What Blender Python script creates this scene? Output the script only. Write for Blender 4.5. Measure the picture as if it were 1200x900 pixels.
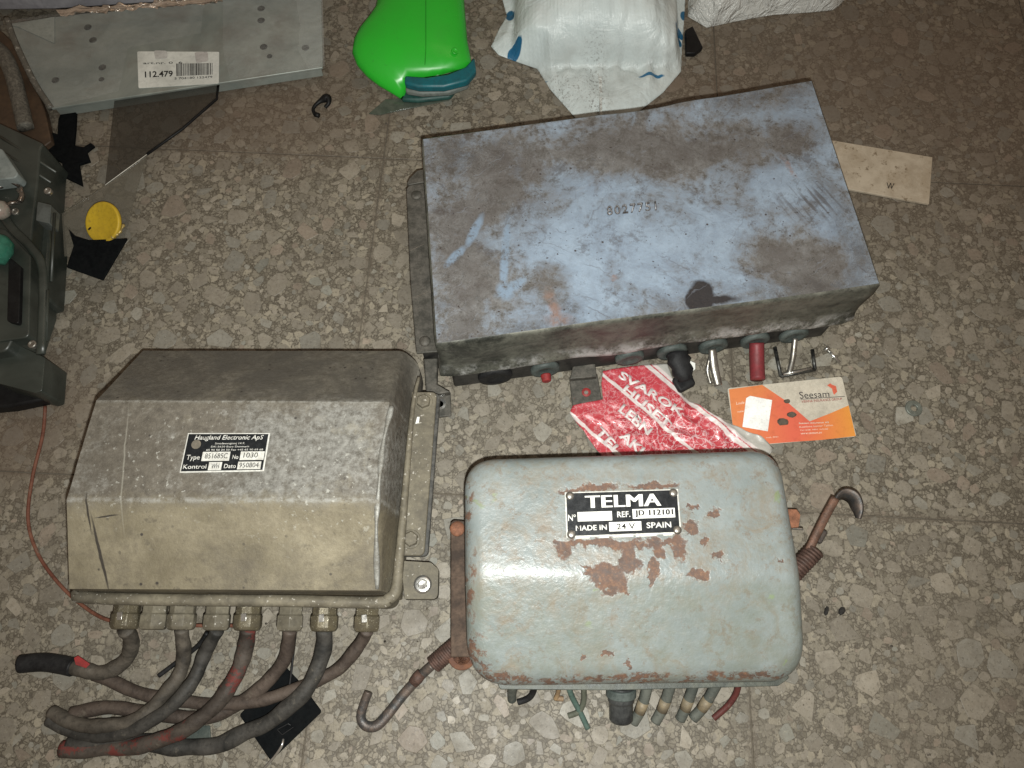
import bpy, bmesh, math, random
from mathutils import Vector, Matrix, noise as MN
random.seed(7)
R = math.radians
S = bpy.context.scene
for o in list(bpy.data.objects): bpy.data.objects.remove(o)

# ------------------------------------------------------------------ camera, world, light, exposure
CAM_H, TILT, FPX = 0.567, R(21), 900.0
cam = bpy.data.objects.new('camera', bpy.data.cameras.new('camera'))
S.collection.objects.link(cam)
cam.location = (0, 0, CAM_H); cam.rotation_euler = (TILT, 0, 0)
cam.data.sensor_width = 36; cam.data.lens = 27.0
cam.data.clip_start = 0.01; cam.data.clip_end = 50
S.camera = cam
W = bpy.data.worlds.new('World'); S.world = W; W.use_nodes = True
W.node_tree.nodes['Background'].inputs[0].default_value = (1.0, 0.76, 0.56, 1)
W.node_tree.nodes['Background'].inputs[1].default_value = 0.20
# phone flash, just below the lens
fl = bpy.data.lights.new('phone_flash', 'SPOT'); fl.energy = 21.0; fl.color = (0.985, 1.0, 0.955)
fl.spot_size = R(118); fl.spot_blend = 1.0; fl.shadow_soft_size = 0.0035
flo = bpy.data.objects.new('phone_flash', fl); S.collection.objects.link(flo)
flo.location = (0.006, -0.017, CAM_H - 0.006); flo.rotation_euler = (R(19), 0, 0)
# room lamp on the ceiling
cl = bpy.data.lights.new('ceiling_lamp', 'AREA'); cl.shape = 'RECTANGLE'; cl.size = 1.2; cl.size_y = 0.3
cl.energy = 3.0; cl.color = (1.0, 0.72, 0.5)
clo = bpy.data.objects.new('ceiling_lamp', cl); S.collection.objects.link(clo)
clo.location = (0.7, 1.2, 2.3); clo.rotation_euler = (R(-20), R(15), 0)
S.view_settings.view_transform = 'Standard'; S.view_settings.look = 'None'
S.view_settings.exposure = 0.12; S.view_settings.gamma = 1; S.view_settings.use_curve_mapping = False

# ------------------------------------------------------------------ measuring helpers
CT, ST = math.cos(TILT), math.sin(TILT)
def P(u, v, z=0.0):
    """the real point at height z seen at (u, v) of the 1200x900 photograph"""
    dx, dy = (u - 600) / FPX, -(v - 450) / FPX
    t = (CAM_H - z) / (CT - dy * ST)
    return Vector((dx * t, (dy * CT + ST) * t, z))
def PP(lst, z=0.0): return [P(p[0], p[1], p[2] if len(p) > 2 else z) for p in lst]
def catmull(pts, n=8):
    out = []
    m = len(pts)
    for i in range(m - 1):
        p0 = pts[max(i - 1, 0)]; p1 = pts[i]; p2 = pts[i + 1]; p3 = pts[min(i + 2, m - 1)]
        for k in range(n):
            t = k / n
            out.append(0.5 * ((2 * p1) + (p2 - p0) * t + (2 * p0 - 5 * p1 + 4 * p2 - p3) * t * t + (3 * p1 - p0 - 3 * p2 + p3) * t ** 3))
    out.append(pts[-1].copy())
    return out
def dense(poly, step, closed=True):
    out = []
    n = len(poly)
    for i in range(n if closed else n - 1):
        a, b = poly[i], poly[(i + 1) % n]
        k = max(1, int((b - a).length / step))
        out += [a.lerp(b, j / k) for j in range(k)]
    if not closed: out.append(poly[-1])
    return out
def rounded(poly, r, seg=8):
    out = []
    n = len(poly)
    for i in range(n):
        a, b, c = poly[i - 1], poly[i], poly[(i + 1) % n]
        rr = r[i] if isinstance(r, (list, tuple)) else r
        d1, d2 = (a - b).normalized(), (c - b).normalized()
        ang = d1.angle(d2)
        L = min(rr / math.tan(ang / 2), (a - b).length * .45, (c - b).length * .45)
        p1, p2 = b + d1 * L, b + d2 * L
        for k in range(seg + 1):
            t = k / seg
            out.append((1 - t) ** 2 * p1 + 2 * t * (1 - t) * b + t * t * p2)
    return out

# ------------------------------------------------------------------ object helpers
def tag(o, label=None, cat=None, group=None, kind=None):
    if label: o['label'] = label
    if cat: o['category'] = cat
    if group: o['group'] = group
    if kind: o['kind'] = kind
    return o
def thing(name, loc, label, cat, group=None):
    o = bpy.data.objects.new(name, None); S.collection.objects.link(o)
    o.location = (loc[0], loc[1], 0); o.empty_display_size = .02
    return tag(o, label, cat, group)
def root_of(p):
    v = Vector((0, 0, 0))
    while p is not None:
        v += Vector(p.location); p = p.parent
    return v
def link(name, me, mat, parent=None, smooth=False, bevel=0, seg=2, base=None, angle=35):
    """mesh given in world coordinates -> object under parent (or on its own base)"""
    off = root_of(parent) if parent else Vector(base or (0, 0, 0))
    me.transform(Matrix.Translation(-off))
    if mat and not me.materials: me.materials.append(mat)
    o = bpy.data.objects.new(name, me); S.collection.objects.link(o)
    if parent: o.parent = parent
    else: o.location = off
    if smooth: me.shade_smooth()
    if bevel:
        b = o.modifiers.new('bevel', 'BEVEL'); b.width = bevel; b.segments = seg
        b.limit_method = 'ANGLE'; b.angle_limit = R(25)
        me.shade_smooth()
        try: me.set_sharp_from_angle(angle=R(angle))
        except Exception: pass
    return o
def mesh(verts, faces, name='m'):
    me = bpy.data.meshes.new(name); me.from_pydata([tuple(v) for v in verts], [], faces); me.update(); return me
class MB:
    def __init__(s): s.v = []; s.f = []
    def add(s, v, f):
        n = len(s.v); s.v += [Vector(q) for q in v]; s.f += [[i + n for i in q] for q in f]; return s
    def prism(s, poly, z0, z1):
        n = len(poly)
        if not callable(z1): zz = lambda p: z1
        else: zz = z1
        area = sum(poly[i].x * poly[(i + 1) % n].y - poly[(i + 1) % n].x * poly[i].y for i in range(n))
        if area < 0: poly = list(reversed(poly))
        b = [Vector((p.x, p.y, z0)) for p in poly]; t = [Vector((p.x, p.y, zz(p))) for p in poly]
        s.add(b + t, [list(range(n - 1, -1, -1)), list(range(n, 2 * n))] + [[i, (i + 1) % n, n + (i + 1) % n, n + i] for i in range(n)])
        return s
    def box(s, c, size, rz=0, M=None):
        M = M or Matrix.Rotation(rz, 3, 'Z')
        v = []
        for x in (-.5, .5):
            for y in (-.5, .5):
                for z in (-.5, .5):
                    v.append(Vector(c) + M @ Vector((x * size[0], y * size[1], z * size[2])))
        s.add(v, [[0, 1, 3, 2], [4, 6, 7, 5], [0, 4, 5, 1], [2, 3, 7, 6], [0, 2, 6, 4], [1, 5, 7, 3]]); return s
    def tube(s, path, r, seg=12, cap=True):
        n = len(path); rings = []
        up = Vector((0, 0, 1)); prev = None
        for i in range(n):
            d = (path[min(i + 1, n - 1)] - path[max(i - 1, 0)]).normalized()
            if prev is None:
                a = d.cross(up)
                if a.length < .01: a = d.cross(Vector((1, 0, 0)))
                a.normalize()
            else:
                a = (prev - d * prev.dot(d)).normalized()
            prev = a; b = d.cross(a)
            rr = r(i / (n - 1)) if callable(r) else r
            if not isinstance(rr, tuple): rr = (rr, rr)
            rings.append([path[i] + a * math.cos(2 * math.pi * k / seg) * rr[0] + b * math.sin(2 * math.pi * k / seg) * rr[1] for k in range(seg)])
        v = [p for q in rings for p in q]; f = []
        for i in range(n - 1):
            for k in range(seg):
                f.append([i * seg + k, i * seg + (k + 1) % seg, (i + 1) * seg + (k + 1) % seg, (i + 1) * seg + k])
        if cap: f += [list(range(seg - 1, -1, -1)), [(n - 1) * seg + k for k in range(seg)]]
        s.add(v, f); return s
    def cyl(s, a, b, r, seg=20, r2=None):
        r2 = r if r2 is None else r2
        return s.tube([a, b], lambda t: r + (r2 - r) * t, seg)
    def lathe(s, c, prof, axis=Vector((0, 0, 1)), seg=24, rot=0, close=True):
        """prof: list of (radius, along)"""
        axis = axis.normalized(); a = axis.cross(Vector((0, 0, 1)))
        if a.length < .01: a = Vector((1, 0, 0))
        a.normalize(); b = axis.cross(a); v = []; f = []
        for (r, h) in prof:
            for k in range(seg):
                t = rot + 2 * math.pi * k / seg
                v.append(Vector(c) + axis * h + a * math.cos(t) * r + b * math.sin(t) * r)
        m = len(prof)
        for i in range(m - 1):
            for k in range(seg):
                f.append([i * seg + k, i * seg + (k + 1) % seg, (i + 1) * seg + (k + 1) % seg, (i + 1) * seg + k])
        if close: f += [list(range(seg - 1, -1, -1)), [(m - 1) * seg + k for k in range(seg)]]
        s.add(v, f); return s
    def build(s, name, mat, parent=None, **k):
        me = mesh(s.v, s.f, name)
        bm = bmesh.new(); bm.from_mesh(me); bmesh.ops.recalc_face_normals(bm, faces=bm.faces); bm.to_mesh(me); bm.free()
        return link(name, me, mat, parent, **k)
def starfill(outline, c, zf, rings=24, skirt=None):
    """surface filled from the outline to its centre, z = zf(point, r) with r 0 centre .. 1 edge"""
    n = len(outline); v = []; f = []
    for j in range(rings):
        s = 1 - j / rings
        for p in outline:
            q = c.lerp(p, s); v.append(Vector((q.x, q.y, zf(q, s))))
    v.append(Vector((c.x, c.y, zf(c, 0)))); last = len(v) - 1
    for j in range(rings - 1):
        for i in range(n):
            f.append([j * n + i, j * n + (i + 1) % n, (j + 1) * n + (i + 1) % n, (j + 1) * n + i])
    for i in range(n): f.append([(rings - 1) * n + i, (rings - 1) * n + (i + 1) % n, last])
    if skirt is not None:
        m = len(v); v += [Vector((p.x, p.y, skirt)) for p in outline]
        for i in range(n): f.append([m + i, m + (i + 1) % n, (i + 1) % n, i])
    return v, f
def quad(corners_px, z):
    a, b, c, d = [P(u, v, z) for u, v in corners_px]          # TL TR BR BL
    return lambda s, t, dz=0: (a.lerp(b, s)).lerp(d.lerp(c, s), t) + Vector((0, 0, dz))
def text(name, s, q, box, mat, parent, bold=0.0, shear=0.0, lift=.0003, thick=.0002, cond=1.0, zf=None):
    """lettering fitted into box (s0, s1, t0, t1) of the quad map q"""
    cu = bpy.data.curves.new(name, 'FONT'); cu.body = s; cu.offset = bold; cu.shear = shear; cu.resolution_u = 3
    cu.space_character = cond
    to = bpy.data.objects.new('tmp', cu); S.collection.objects.link(to)
    dg = bpy.context.evaluated_depsgraph_get(); me = bpy.data.meshes.new_from_object(to.evaluated_get(dg))
    bpy.data.objects.remove(to); me.name = name; me.materials.clear()
    xs = [v.co.x for v in me.vertices]; ys = [v.co.y for v in me.vertices]
    x0, x1, y0, y1 = min(xs), max(xs), min(ys), max(ys)
    s0, s1, t0, t1 = box
    bm = bmesh.new(); bm.from_mesh(me)
    if zf:
        bmesh.ops.triangulate(bm, faces=bm.faces); bmesh.ops.subdivide_edges(bm, edges=bm.edges, cuts=1)
    if thick:
        g = bmesh.ops.extrude_face_region(bm, geom=bm.faces[:])
        top = [e for e in g['geom'] if isinstance(e, bmesh.types.BMVert)]
        for v in top: v.co.z = 1
    for v in bm.verts:
        p = q(s0 + (v.co.x - x0) / (x1 - x0) * (s1 - s0), t1 - (v.co.y - y0) / (y1 - y0) * (t1 - t0))
        v.co = Vector((p.x, p.y, (zf(p) if zf else p.z) + lift + (thick if v.co.z > .5 else 0)))
    bmesh.ops.recalc_face_normals(bm, faces=bm.faces)
    bm.to_mesh(me); bm.free()
    return link(name, me, mat, parent)

# ------------------------------------------------------------------ materials
class G:
    def __init__(s, name, coord='Object'):
        s.m = bpy.data.materials.new(name); s.m.use_nodes = True; s.t = s.m.node_tree; s.b = s.t.nodes['Principled BSDF']
        if coord == 'Position': s.co = s.t.nodes.new('ShaderNodeNewGeometry').outputs['Position']
        else: s.co = s.t.nodes.new('ShaderNodeTexCoord').outputs['Object']
    def n(s, typ, **kw):
        q = s.t.nodes.new(typ)
        for k, v in kw.items(): setattr(q, k, v)
        return q
    def put(s, sock, val):
        if isinstance(val, (int, float)): sock.default_value = val
        elif isinstance(val, (tuple, list)):
            sock.default_value = tuple(val) + ((1,) if len(val) == 3 and len(sock.default_value) == 4 else ())
        elif val is not None: s.t.links.new(val, sock)
    def math(s, op, a, b=None, c=None, clamp=False):
        q = s.n('ShaderNodeMath', operation=op, use_clamp=clamp)
        s.put(q.inputs[0], a)
        if b is not None: s.put(q.inputs[1], b)
        if c is not None: s.put(q.inputs[2], c)
        return q.outputs[0]
    def noise(s, scale, detail=4, rough=.55, dist=0, vec=None, color=False):
        q = s.n('ShaderNodeTexNoise'); s.put(q.inputs['Vector'], vec or s.co)
        q.inputs['Scale'].default_value = scale; q.inputs['Detail'].default_value = detail
        q.inputs['Roughness'].default_value = rough; q.inputs['Distortion'].default_value = dist
        return q.outputs[1 if color else 0]
    def vor(s, scale, feature='F1', out='Distance', vec=None, rand=1):
        q = s.n('ShaderNodeTexVoronoi', feature=feature); s.put(q.inputs['Vector'], vec or s.co)
        q.inputs['Scale'].default_value = scale; q.inputs['Randomness'].default_value = rand
        return q.outputs[out]
    def rng(s, x, a, b, lo=0, hi=1):
        q = s.n('ShaderNodeMapRange'); s.put(q.inputs[0], x)
        for i, v in enumerate((a, b, lo, hi)): s.put(q.inputs[i + 1], v)
        return q.outputs[0]
    def mix(s, f, a, b, mode='MIX'):
        q = s.n('ShaderNodeMix', data_type='RGBA', blend_type=mode)
        s.put(q.inputs[0], f); s.put(q.inputs[6], a); s.put(q.inputs[7], b); return q.outputs[2]
    def warp(s, scale, amt, vec=None):
        q = s.n('ShaderNodeVectorMath', operation='MULTIPLY_ADD')
        c = s.n('ShaderNodeVectorMath', operation='SUBTRACT'); s.put(c.inputs[0], s.noise(scale, 3, color=True, vec=vec)); c.inputs[1].default_value = (.5, .5, .5)
        s.put(q.inputs[0], c.outputs[0]); q.inputs[1].default_value = (amt,) * 3; s.put(q.inputs[2], vec or s.co); return q.outputs[0]
    def blob(s, vec, c, rx, ry, rot=0, soft=.35):
        m = s.n('ShaderNodeMapping', vector_type='TEXTURE'); s.put(m.inputs[0], vec)
        m.inputs[1].default_value = (c[0], c[1], 0); m.inputs[2].default_value = (0, 0, rot); m.inputs[3].default_value = (rx, ry, 1e3)
        l = s.n('ShaderNodeVectorMath', operation='LENGTH'); s.put(l.inputs[0], m.outputs[0])
        return s.rng(l.outputs[1], 1 + soft, 1 - soft)
    def blobs(s, vec, lst):
        r = None
        for b in lst:
            x = s.blob(vec, *b); r = x if r is None else s.math('MAXIMUM', r, x)
        return r
    def sep(s, vec=None):
        q = s.n('ShaderNodeSeparateXYZ'); s.put(q.inputs[0], vec or s.co); return q.outputs
    def aniso(s, rot, sx, sy, vec=None):
        a = s.n('ShaderNodeMapping'); s.put(a.inputs[0], vec or s.co); a.inputs[2].default_value = (0, 0, rot)
        b = s.n('ShaderNodeMapping'); s.put(b.inputs[0], a.outputs[0]); b.inputs[3].default_value = (sx, sy, 1); return b.outputs[0]
    def attr(s, name, out='Color'):
        q = s.n('ShaderNodeAttribute'); q.attribute_name = name; return q.outputs[out]
    def bump(s, h, strength=.5, dist=.001, prev=None):
        q = s.n('ShaderNodeBump'); q.inputs['Strength'].default_value = strength; q.inputs['Distance'].default_value = dist
        s.put(q.inputs['Height'], h)
        if prev is not None: s.put(q.inputs['Normal'], prev)
        return q.outputs[0]
    def fin(s, col=None, rough=.6, metal=0, nrm=None, **kw):
        if col is not None: s.put(s.b.inputs['Base Color'], col)
        s.put(s.b.inputs['Roughness'], rough); s.put(s.b.inputs['Metallic'], metal)
        if nrm is not None: s.put(s.b.inputs['Normal'], nrm)
        for k, v in kw.items(): s.put(s.b.inputs[k.replace('_', ' ')], v)
        return s.m
def worn(name, c1, c2, scale=60, rough=.6, metal=0, bump=.3, specks=None, bd=.0006, lo=.4, hi=.62, dirt=.5, spec=.35):
    """a base colour with a second colour rubbed or soiled over it"""
    g = G(name)
    n1 = g.noise(scale, 7, .72, .1); n2 = g.noise(scale * 6, 4, .6)
    col = g.mix(g.rng(n1, lo, hi), c1, c2)
    col = g.mix(g.math('MULTIPLY', g.rng(n2, .5, .75), .45), col, tuple(x * .45 for x in c1))
    n3 = g.noise(scale * .35, 6, .75, .3)
    col = g.mix(g.math('MULTIPLY', g.rng(n3, .45, .72), dirt), col, tuple(x * .4 + .008 for x in c1))
    if specks: col = g.mix(g.rng(g.noise(scale * 9, 2, .5), .66, .72), col, specks)
    return g.fin(col, g.rng(n1, .3, .7, rough - .1, rough + .12), metal, g.bump(g.math('ADD', n1, g.math('MULTIPLY', n2, .4)), bump, bd), Specular_IOR_Level=spec)

black_plastic = worn('black_plastic', (.004, .004, .0045), (.008, .008, .008), 80, .5, 0, .15, spec=.2)
black_foam = worn('black_foam', (.0025, .003, .0035), (.005, .006, .0065), 300, .85, 0, .2, spec=.06)
steel = worn('dull_steel', (.42, .41, .38), (.2, .18, .15), 140, .35, .85, .2)
bright_steel = worn('bright_steel', (.62, .62, .6), (.4, .38, .34), 200, .25, .9, .15)
rusty = worn('rust', (.10, .045, .028), (.17, .075, .04), 180, .75, .15, .6, (.05, .03, .022))
rust_orange = worn('orange_rust', (.26, .11, .06), (.12, .055, .032), 200, .75, .1, .5)
soiled_iron = worn('soiled_iron', (.050, .048, .040), (.11, .10, .085), 130, .6, .25, .4)
white_paint = worn('white_print', (.72, .72, .68), (.6, .6, .56), 300, .5, 0, .05, lo=.5, hi=.8)
tin_print = worn('tin_print', (.62, .62, .58), (.42, .41, .37), 420, .5, .1, .1)
ink = worn('black_ink', (.012, .012, .012), (.03, .028, .026), 400, .6, 0, .05)
plate_black = worn('plate_black', (.010, .012, .014), (.022, .024, .026), 200, .35, .2, .15, lo=.5, hi=.75)

# ================================================================== FLOOR
FA = R(-3.0)                                   # the tile grid is turned a little
FX = P(430, 330); TS = 0.30
ex, ey = Vector((math.cos(FA), math.sin(FA), 0)), Vector((-math.sin(FA), math.cos(FA), 0))
# grid origin: a joint through (430,330) running away, a joint through (1100,609) running across
gx0 = FX.dot(ex); gy0 = P(1105, 609).dot(ey)
def floor_dirt(g, col):
    d = g.noise(5.5, 5, .62, .8); d2 = g.noise(38, 6, .68, .5); d3 = g.noise(420, 3, .7)
    col = g.mix(g.rng(d, .38, .68, 0, .36), col, (.125, .105, .080))
    col = g.mix(g.rng(d2, .50, .70, 0, .42), col, (.078, .065, .048))
    col = g.mix(g.rng(g.noise(16, 9, .8, .2), .50, .66, 0, .30), col, (.09, .08, .06))
    col = g.mix(g.rng(d3, .54, .70, 0, .55), col, (.045, .038, .028))
    col = g.mix(g.rng(g.noise(260, 5, .75), .54, .68, 0, .30), col, (.27, .245, .19))
    col = g.mix(g.rng(g.noise(900, 2, .5), .70, .75, 0, .55), col, (.42, .40, .34))
    jn = g.noise(60, 7, .75, .3)
    for (ax, o_) in ((ex, gx0), (ey, gy0)):
        dp = g.n('ShaderNodeVectorMath', operation='DOT_PRODUCT'); g.put(dp.inputs[0], g.co); dp.inputs[1].default_value = tuple(ax)
        t_ = g.math('DIVIDE', g.math('SUBTRACT', dp.outputs['Value'], o_), TS)
        fr = g.math('ABSOLUTE', g.math('SUBTRACT', g.math('FRACT', g.math('ADD', t_, 10.5)), .5))
        wd_ = g.rng(jn, .35, .65, .002, .017)
        jm = g.math('MULTIPLY', g.math('LESS_THAN', fr, wd_), .42)
        col = g.mix(jm, col, (.10, .082, .062))
    # darker warm brown patches under the clutter at the back and to the right
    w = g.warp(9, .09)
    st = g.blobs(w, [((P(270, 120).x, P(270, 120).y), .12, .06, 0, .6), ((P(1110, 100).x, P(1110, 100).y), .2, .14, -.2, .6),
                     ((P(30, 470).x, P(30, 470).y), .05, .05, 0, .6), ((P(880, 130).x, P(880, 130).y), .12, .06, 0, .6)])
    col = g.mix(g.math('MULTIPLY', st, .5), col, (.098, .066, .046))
    return col, d2, d3
g = G('terrazzo_matrix', 'Position')
wv = g.warp(190, .004)
cell = g.vor(330, out='Color', vec=wv); edge = g.vor(330, 'DISTANCE_TO_EDGE', vec=wv)
cell2 = g.vor(150, out='Color', vec=g.warp(120, .006)); edge2 = g.vor(150, 'DISTANCE_TO_EDGE', vec=g.warp(120, .006))
cs = g.sep(cell); cs2 = g.sep(cell2)
col = g.mix(g.rng(cs[0], .15, 1), (.108, .095, .071), (.215, .192, .150))
col = g.mix(g.rng(edge, .14, .03, 0, .9), col, (.055, .046, .034))
c2 = g.mix(cs2[1], (.15, .134, .104), (.25, .222, .17))
col = g.mix(g.math('MULTIPLY', g.math('GREATER_THAN', cs2[0], .55), g.rng(edge2, .05, .13)), col, c2)
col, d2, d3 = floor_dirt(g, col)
h = g.math('ADD', g.math('MULTIPLY', g.rng(edge, 0, .15), .5), d3)
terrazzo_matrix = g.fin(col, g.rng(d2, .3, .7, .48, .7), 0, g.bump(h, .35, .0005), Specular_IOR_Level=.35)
g = G('terrazzo_chip', 'Position')
col = g.attr('tint')
col = g.mix(g.rng(g.noise(150, 5, .7, .2), .4, .7, 0, .45), col, g.mix(1.0, col, (.62, .57, .5), 'MULTIPLY'))
col = g.mix(g.rng(g.noise(110, 6, .75, .6), .50, .66, 0, .45), col, (.155, .137, .107))
col, d2, d3 = floor_dirt(g, col)
terrazzo_chip = g.fin(col, g.rng(d2, .3, .7, .42, .65), 0, g.bump(d3, .3, .0004), Specular_IOR_Level=.38)
g = G('joint_grime', 'Position')
grout_m = g.fin(g.mix(g.rng(g.noise(60, 5), .35, .65), (.09, .074, .056), (.14, .12, .092)), .85, 0, g.bump(g.noise(500), .5, .0006))

floor = bpy.data.objects.new('floor', mesh([(-1.5, -1.1, -.0012), (1.5, -1.1, -.0012), (1.5, 1.7, -.0012), (-1.5, 1.7, -.0012)], [[0, 1, 2, 3]], 'floor'))
floor.data.materials.append(grout_m); S.collection.objects.link(floor)
tag(floor, kind='structure')
def gp(a, b, z=0): q = ex * (gx0 + a) + ey * (gy0 + b); return Vector((q.x, q.y, z))
tile_me = None; G2 = .00035
tiles = {}
for i in range(-4, 5):
    for j in range(-3, 5):
        c = gp((i + .5) * TS, (j + .5) * TS)
        if tile_me is None:
            hs = TS / 2 - G2; pts = [Vector((-hs, -hs, 0)), Vector((hs, -hs, 0)), Vector((hs, hs, 0)), Vector((-hs, hs, 0))]
            m = MB(); b = [p + Vector((0, 0, -.0012)) for p in pts]
            it = [Vector((p.x * .9975, p.y * .9975, 0)) for p in pts]; mid = [Vector((p.x, p.y, -.0004)) for p in pts]
            m.add(b + mid + it, [[0, 1, 5, 4], [1, 2, 6, 5], [2, 3, 7, 6], [3, 0, 4, 7], [4, 5, 9, 8], [5, 6, 10, 9], [6, 7, 11, 10], [7, 4, 8, 11], [8, 9, 10, 11]])
            tile_me = mesh(m.v, m.f, 'tile'); tile_me.materials.append(terrazzo_matrix)
        o = bpy.data.objects.new('tile', tile_me); S.collection.objects.link(o)
        o.location = c; o.rotation_euler.z = FA; o.parent = floor; tiles[(i, j)] = o

# chips: thrown largest first, none crossing a joint
rc = random.Random(21)
cellsz = .02; gridh = {}; chips = []
def free(x, y, r):
    cx, cy = int(x // cellsz), int(y // cellsz)
    for a in (-1, 0, 1):
        for b in (-1, 0, 1):
            for (X, Y, Rr) in gridh.get((cx + a, cy + b), ()):
                if (X - x) ** 2 + (Y - y) ** 2 < (Rr + r) ** 2 * .93: return False
    return True
XA, XB, YA, YB = -.80, .80, -.32, .98
for (r0, r1, tries) in ((.0085, .0112, 1500), (.0065, .0085, 2600), (.0048, .0065, 6500), (.0034, .0048, 16000), (.0024, .0034, 30000), (.0017, .0024, 26000)):
    for _ in range(tries):
        x, y = rc.uniform(XA, XB), rc.uniform(YA, YB); r = rc.uniform(r0, r1)
        q = Vector((x, y, 0)); a = (q.dot(ex) - gx0) / TS; b = (q.dot(ey) - gy0) / TS
        m_ = min(a - math.floor(a), math.ceil(a) - a, b - math.floor(b), math.ceil(b) - b) * TS
        if m_ < r * 1.0: continue
        if free(x, y, r):
            gridh.setdefault((int(x // cellsz), int(y // cellsz)), []).append((x, y, r)); chips.append((x, y, r, math.floor(a), math.floor(b)))
def chip_geo(x, y, r):
    n = rc.randint(4, 7); an = sorted((k + rc.uniform(-.38, .38)) / n * 2 * math.pi for k in range(n))
    el = rc.uniform(.55, 1.0); ro = rc.uniform(0, math.pi); v = [(x, y, .00022)]
    base = [(math.cos(t) * rc.uniform(.82, 1.16), math.sin(t) * el * rc.uniform(.82, 1.16)) for t in an]
    # corners cut: each side gets a mid point pushed out a little
    pts = []
    for i in range(n):
        p, q = base[i], base[(i + 1) % n]; pts.append(p); pts.append(((p[0] + q[0]) * .52, (p[1] + q[1]) * .52))
    n *= 2
    for (s, z) in ((.955, .0002), (1.0, -.0001)):
        for (px, py) in pts:
            X = px * s * r * 1.1; Y = py * s * r * 1.1
            v.append((x + X * math.cos(ro) - Y * math.sin(ro), y + X * math.sin(ro) + Y * math.cos(ro), z))
    f = [[0, 1 + k, 1 + (k + 1) % n] for k in range(n)] + [[1 + k, 1 + n + k, 1 + n + (k + 1) % n, 1 + (k + 1) % n] for k in range(n)]
    k = rc.random(); L = rc.choice((.155, .175, .19, .205, .225, .26)) * rc.uniform(.9, 1.12)
    L = (L * 1.06 - .19) * .85 + .185
    tint = (L, L * .90, L * .73) if k < .6 else ((L * .94, L * .9, L * .77) if k < .85 else ((L * 1.0, L * .83, L * .66) if k < .95 else (L * .86, L * .86, L * .74)))
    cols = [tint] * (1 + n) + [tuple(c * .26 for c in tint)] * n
    return v, f, cols
def set_tint(me, cols):
    at = me.color_attributes.new('tint', 'FLOAT_COLOR', 'POINT')
    at.data.foreach_set('color', [q for c in cols for q in (c[0], c[1], c[2], 1.0)])
def in_view(x, y):
    d = Vector((x, y, -CAM_H)); zc = -(d.z * CT) + d.y * ST
    if zc <= 0: return False
    u = 600 + FPX * d.x / zc; v = 450 - FPX * (d.y * CT + d.z * ST) / zc
    return 0 < u < 1200 and 0 < v < 900
seen = sorted([c for c in chips if in_view(c[0], c[1])], key=lambda c: -c[2] / (c[1] ** 2 + c[0] ** 2 + CAM_H ** 2) ** .5)
big = set(id(c) for c in seen[:290])
AV, AF, AC = [], [], []
for c in chips:
    x, y, r, i, j = c
    if id(c) in big and (i, j) in tiles:
        v, f, cols = chip_geo(0, 0, r)
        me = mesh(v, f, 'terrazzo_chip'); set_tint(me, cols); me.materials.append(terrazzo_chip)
        o = bpy.data.objects.new('terrazzo_chip', me); S.collection.objects.link(o)
        t = tiles[(i, j)]; loc = Matrix.Rotation(-FA, 3, 'Z') @ (Vector((x, y, 0)) - Vector(t.location))
        o.parent = t; o.location = loc; o.rotation_euler.z = -FA
    else:
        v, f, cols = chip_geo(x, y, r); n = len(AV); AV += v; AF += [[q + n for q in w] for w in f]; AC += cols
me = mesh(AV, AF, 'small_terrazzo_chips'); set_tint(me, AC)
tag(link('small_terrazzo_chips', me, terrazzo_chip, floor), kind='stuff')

# ================================================================== BLUE SHEET METAL BOX
c0 = P(760, 330); bb = thing('control_box', c0, 'large flat metal box with scratched blue lid stamped 8027751 behind the other two boxes', 'metal box')
HB = .09
def L2(u, v, z=HB): q = P(u, v, z) - Vector((c0.x, c0.y, 0)); return (q.x, q.y)
g = G('blue_lid_paint')
w = g.warp(70, .014); w2 = g.warp(240, .006, w); w3 = g.warp(26, .03, w2)
big_n = g.noise(26, 7, .7, .5); fine = g.noise(150, 7, .74, .1); vf = g.noise(700, 4, .65)
blue = g.mix(g.rng(big_n, .35, .65), (.21, .275, .365), (.30, .385, .485))
blue = g.mix(g.rng(fine, .45, .7, 0, .5), blue, (.17, .195, .23))
grime = g.mix(g.rng(fine, .35, .68), (.090, .086, .080), (.26, .265, .268))
clean_sheen = g.blobs(w3, [(L2(700, 280), .065, .036, .1, .7), (L2(760, 295), .05, .028, .1, .7), (L2(625, 240), .018, .035, 0, .7),
                     (L2(840, 270), .04, .026, .3, .8),
                     (L2(700, 215), .05, .012, .15, .8), (L2(975, 270), .014, .05, .3, .9), (L2(900, 200), .03, .03, .3, .9), (L2(940, 150), .014, .025, .3, .9), (L2(640, 280), .03, .03, 0, .8),
                     (L2(660, 360), .04, .02, .1, .8), (L2(800, 330), .05, .02, .1, .8)])
dirt = g.blobs(w3, [(L2(580, 190), .022, .016, .5, .6), (L2(565, 250), .02, .022, .6, .6), (L2(615, 200), .014, .022, .2, .6), (L2(820, 175), .07, .016, .16, .8),
                    (L2(905, 300), .02, .018, 0, .6), (L2(720, 165), .05, .012, .1, .8), (L2(560, 330), .02, .02, 0, .7), (L2(920, 160), .02, .014, .2, .7),
                    (L2(640, 330), .014, .01, .2, .7), (L2(960, 320), .03, .02, .2, .8), (L2(545, 300), .022, .07, .05, .8), (L2(590, 220), .03, .03, 0, .9)])
f = g.math('ADD', g.math('MULTIPLY', g.math('SUBTRACT', clean_sheen, g.math('MULTIPLY', dirt, 1.35)), .5), g.rng(big_n, .38, .66, -.34, .40))
f = g.math('ADD', f, g.rng(fine, .3, .7, -.42, .42))
f = g.rng(f, -.34, .40)  # clean blue weighted up, which also paints in a pale sheen
col = g.mix(f, grime, blue)
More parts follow.
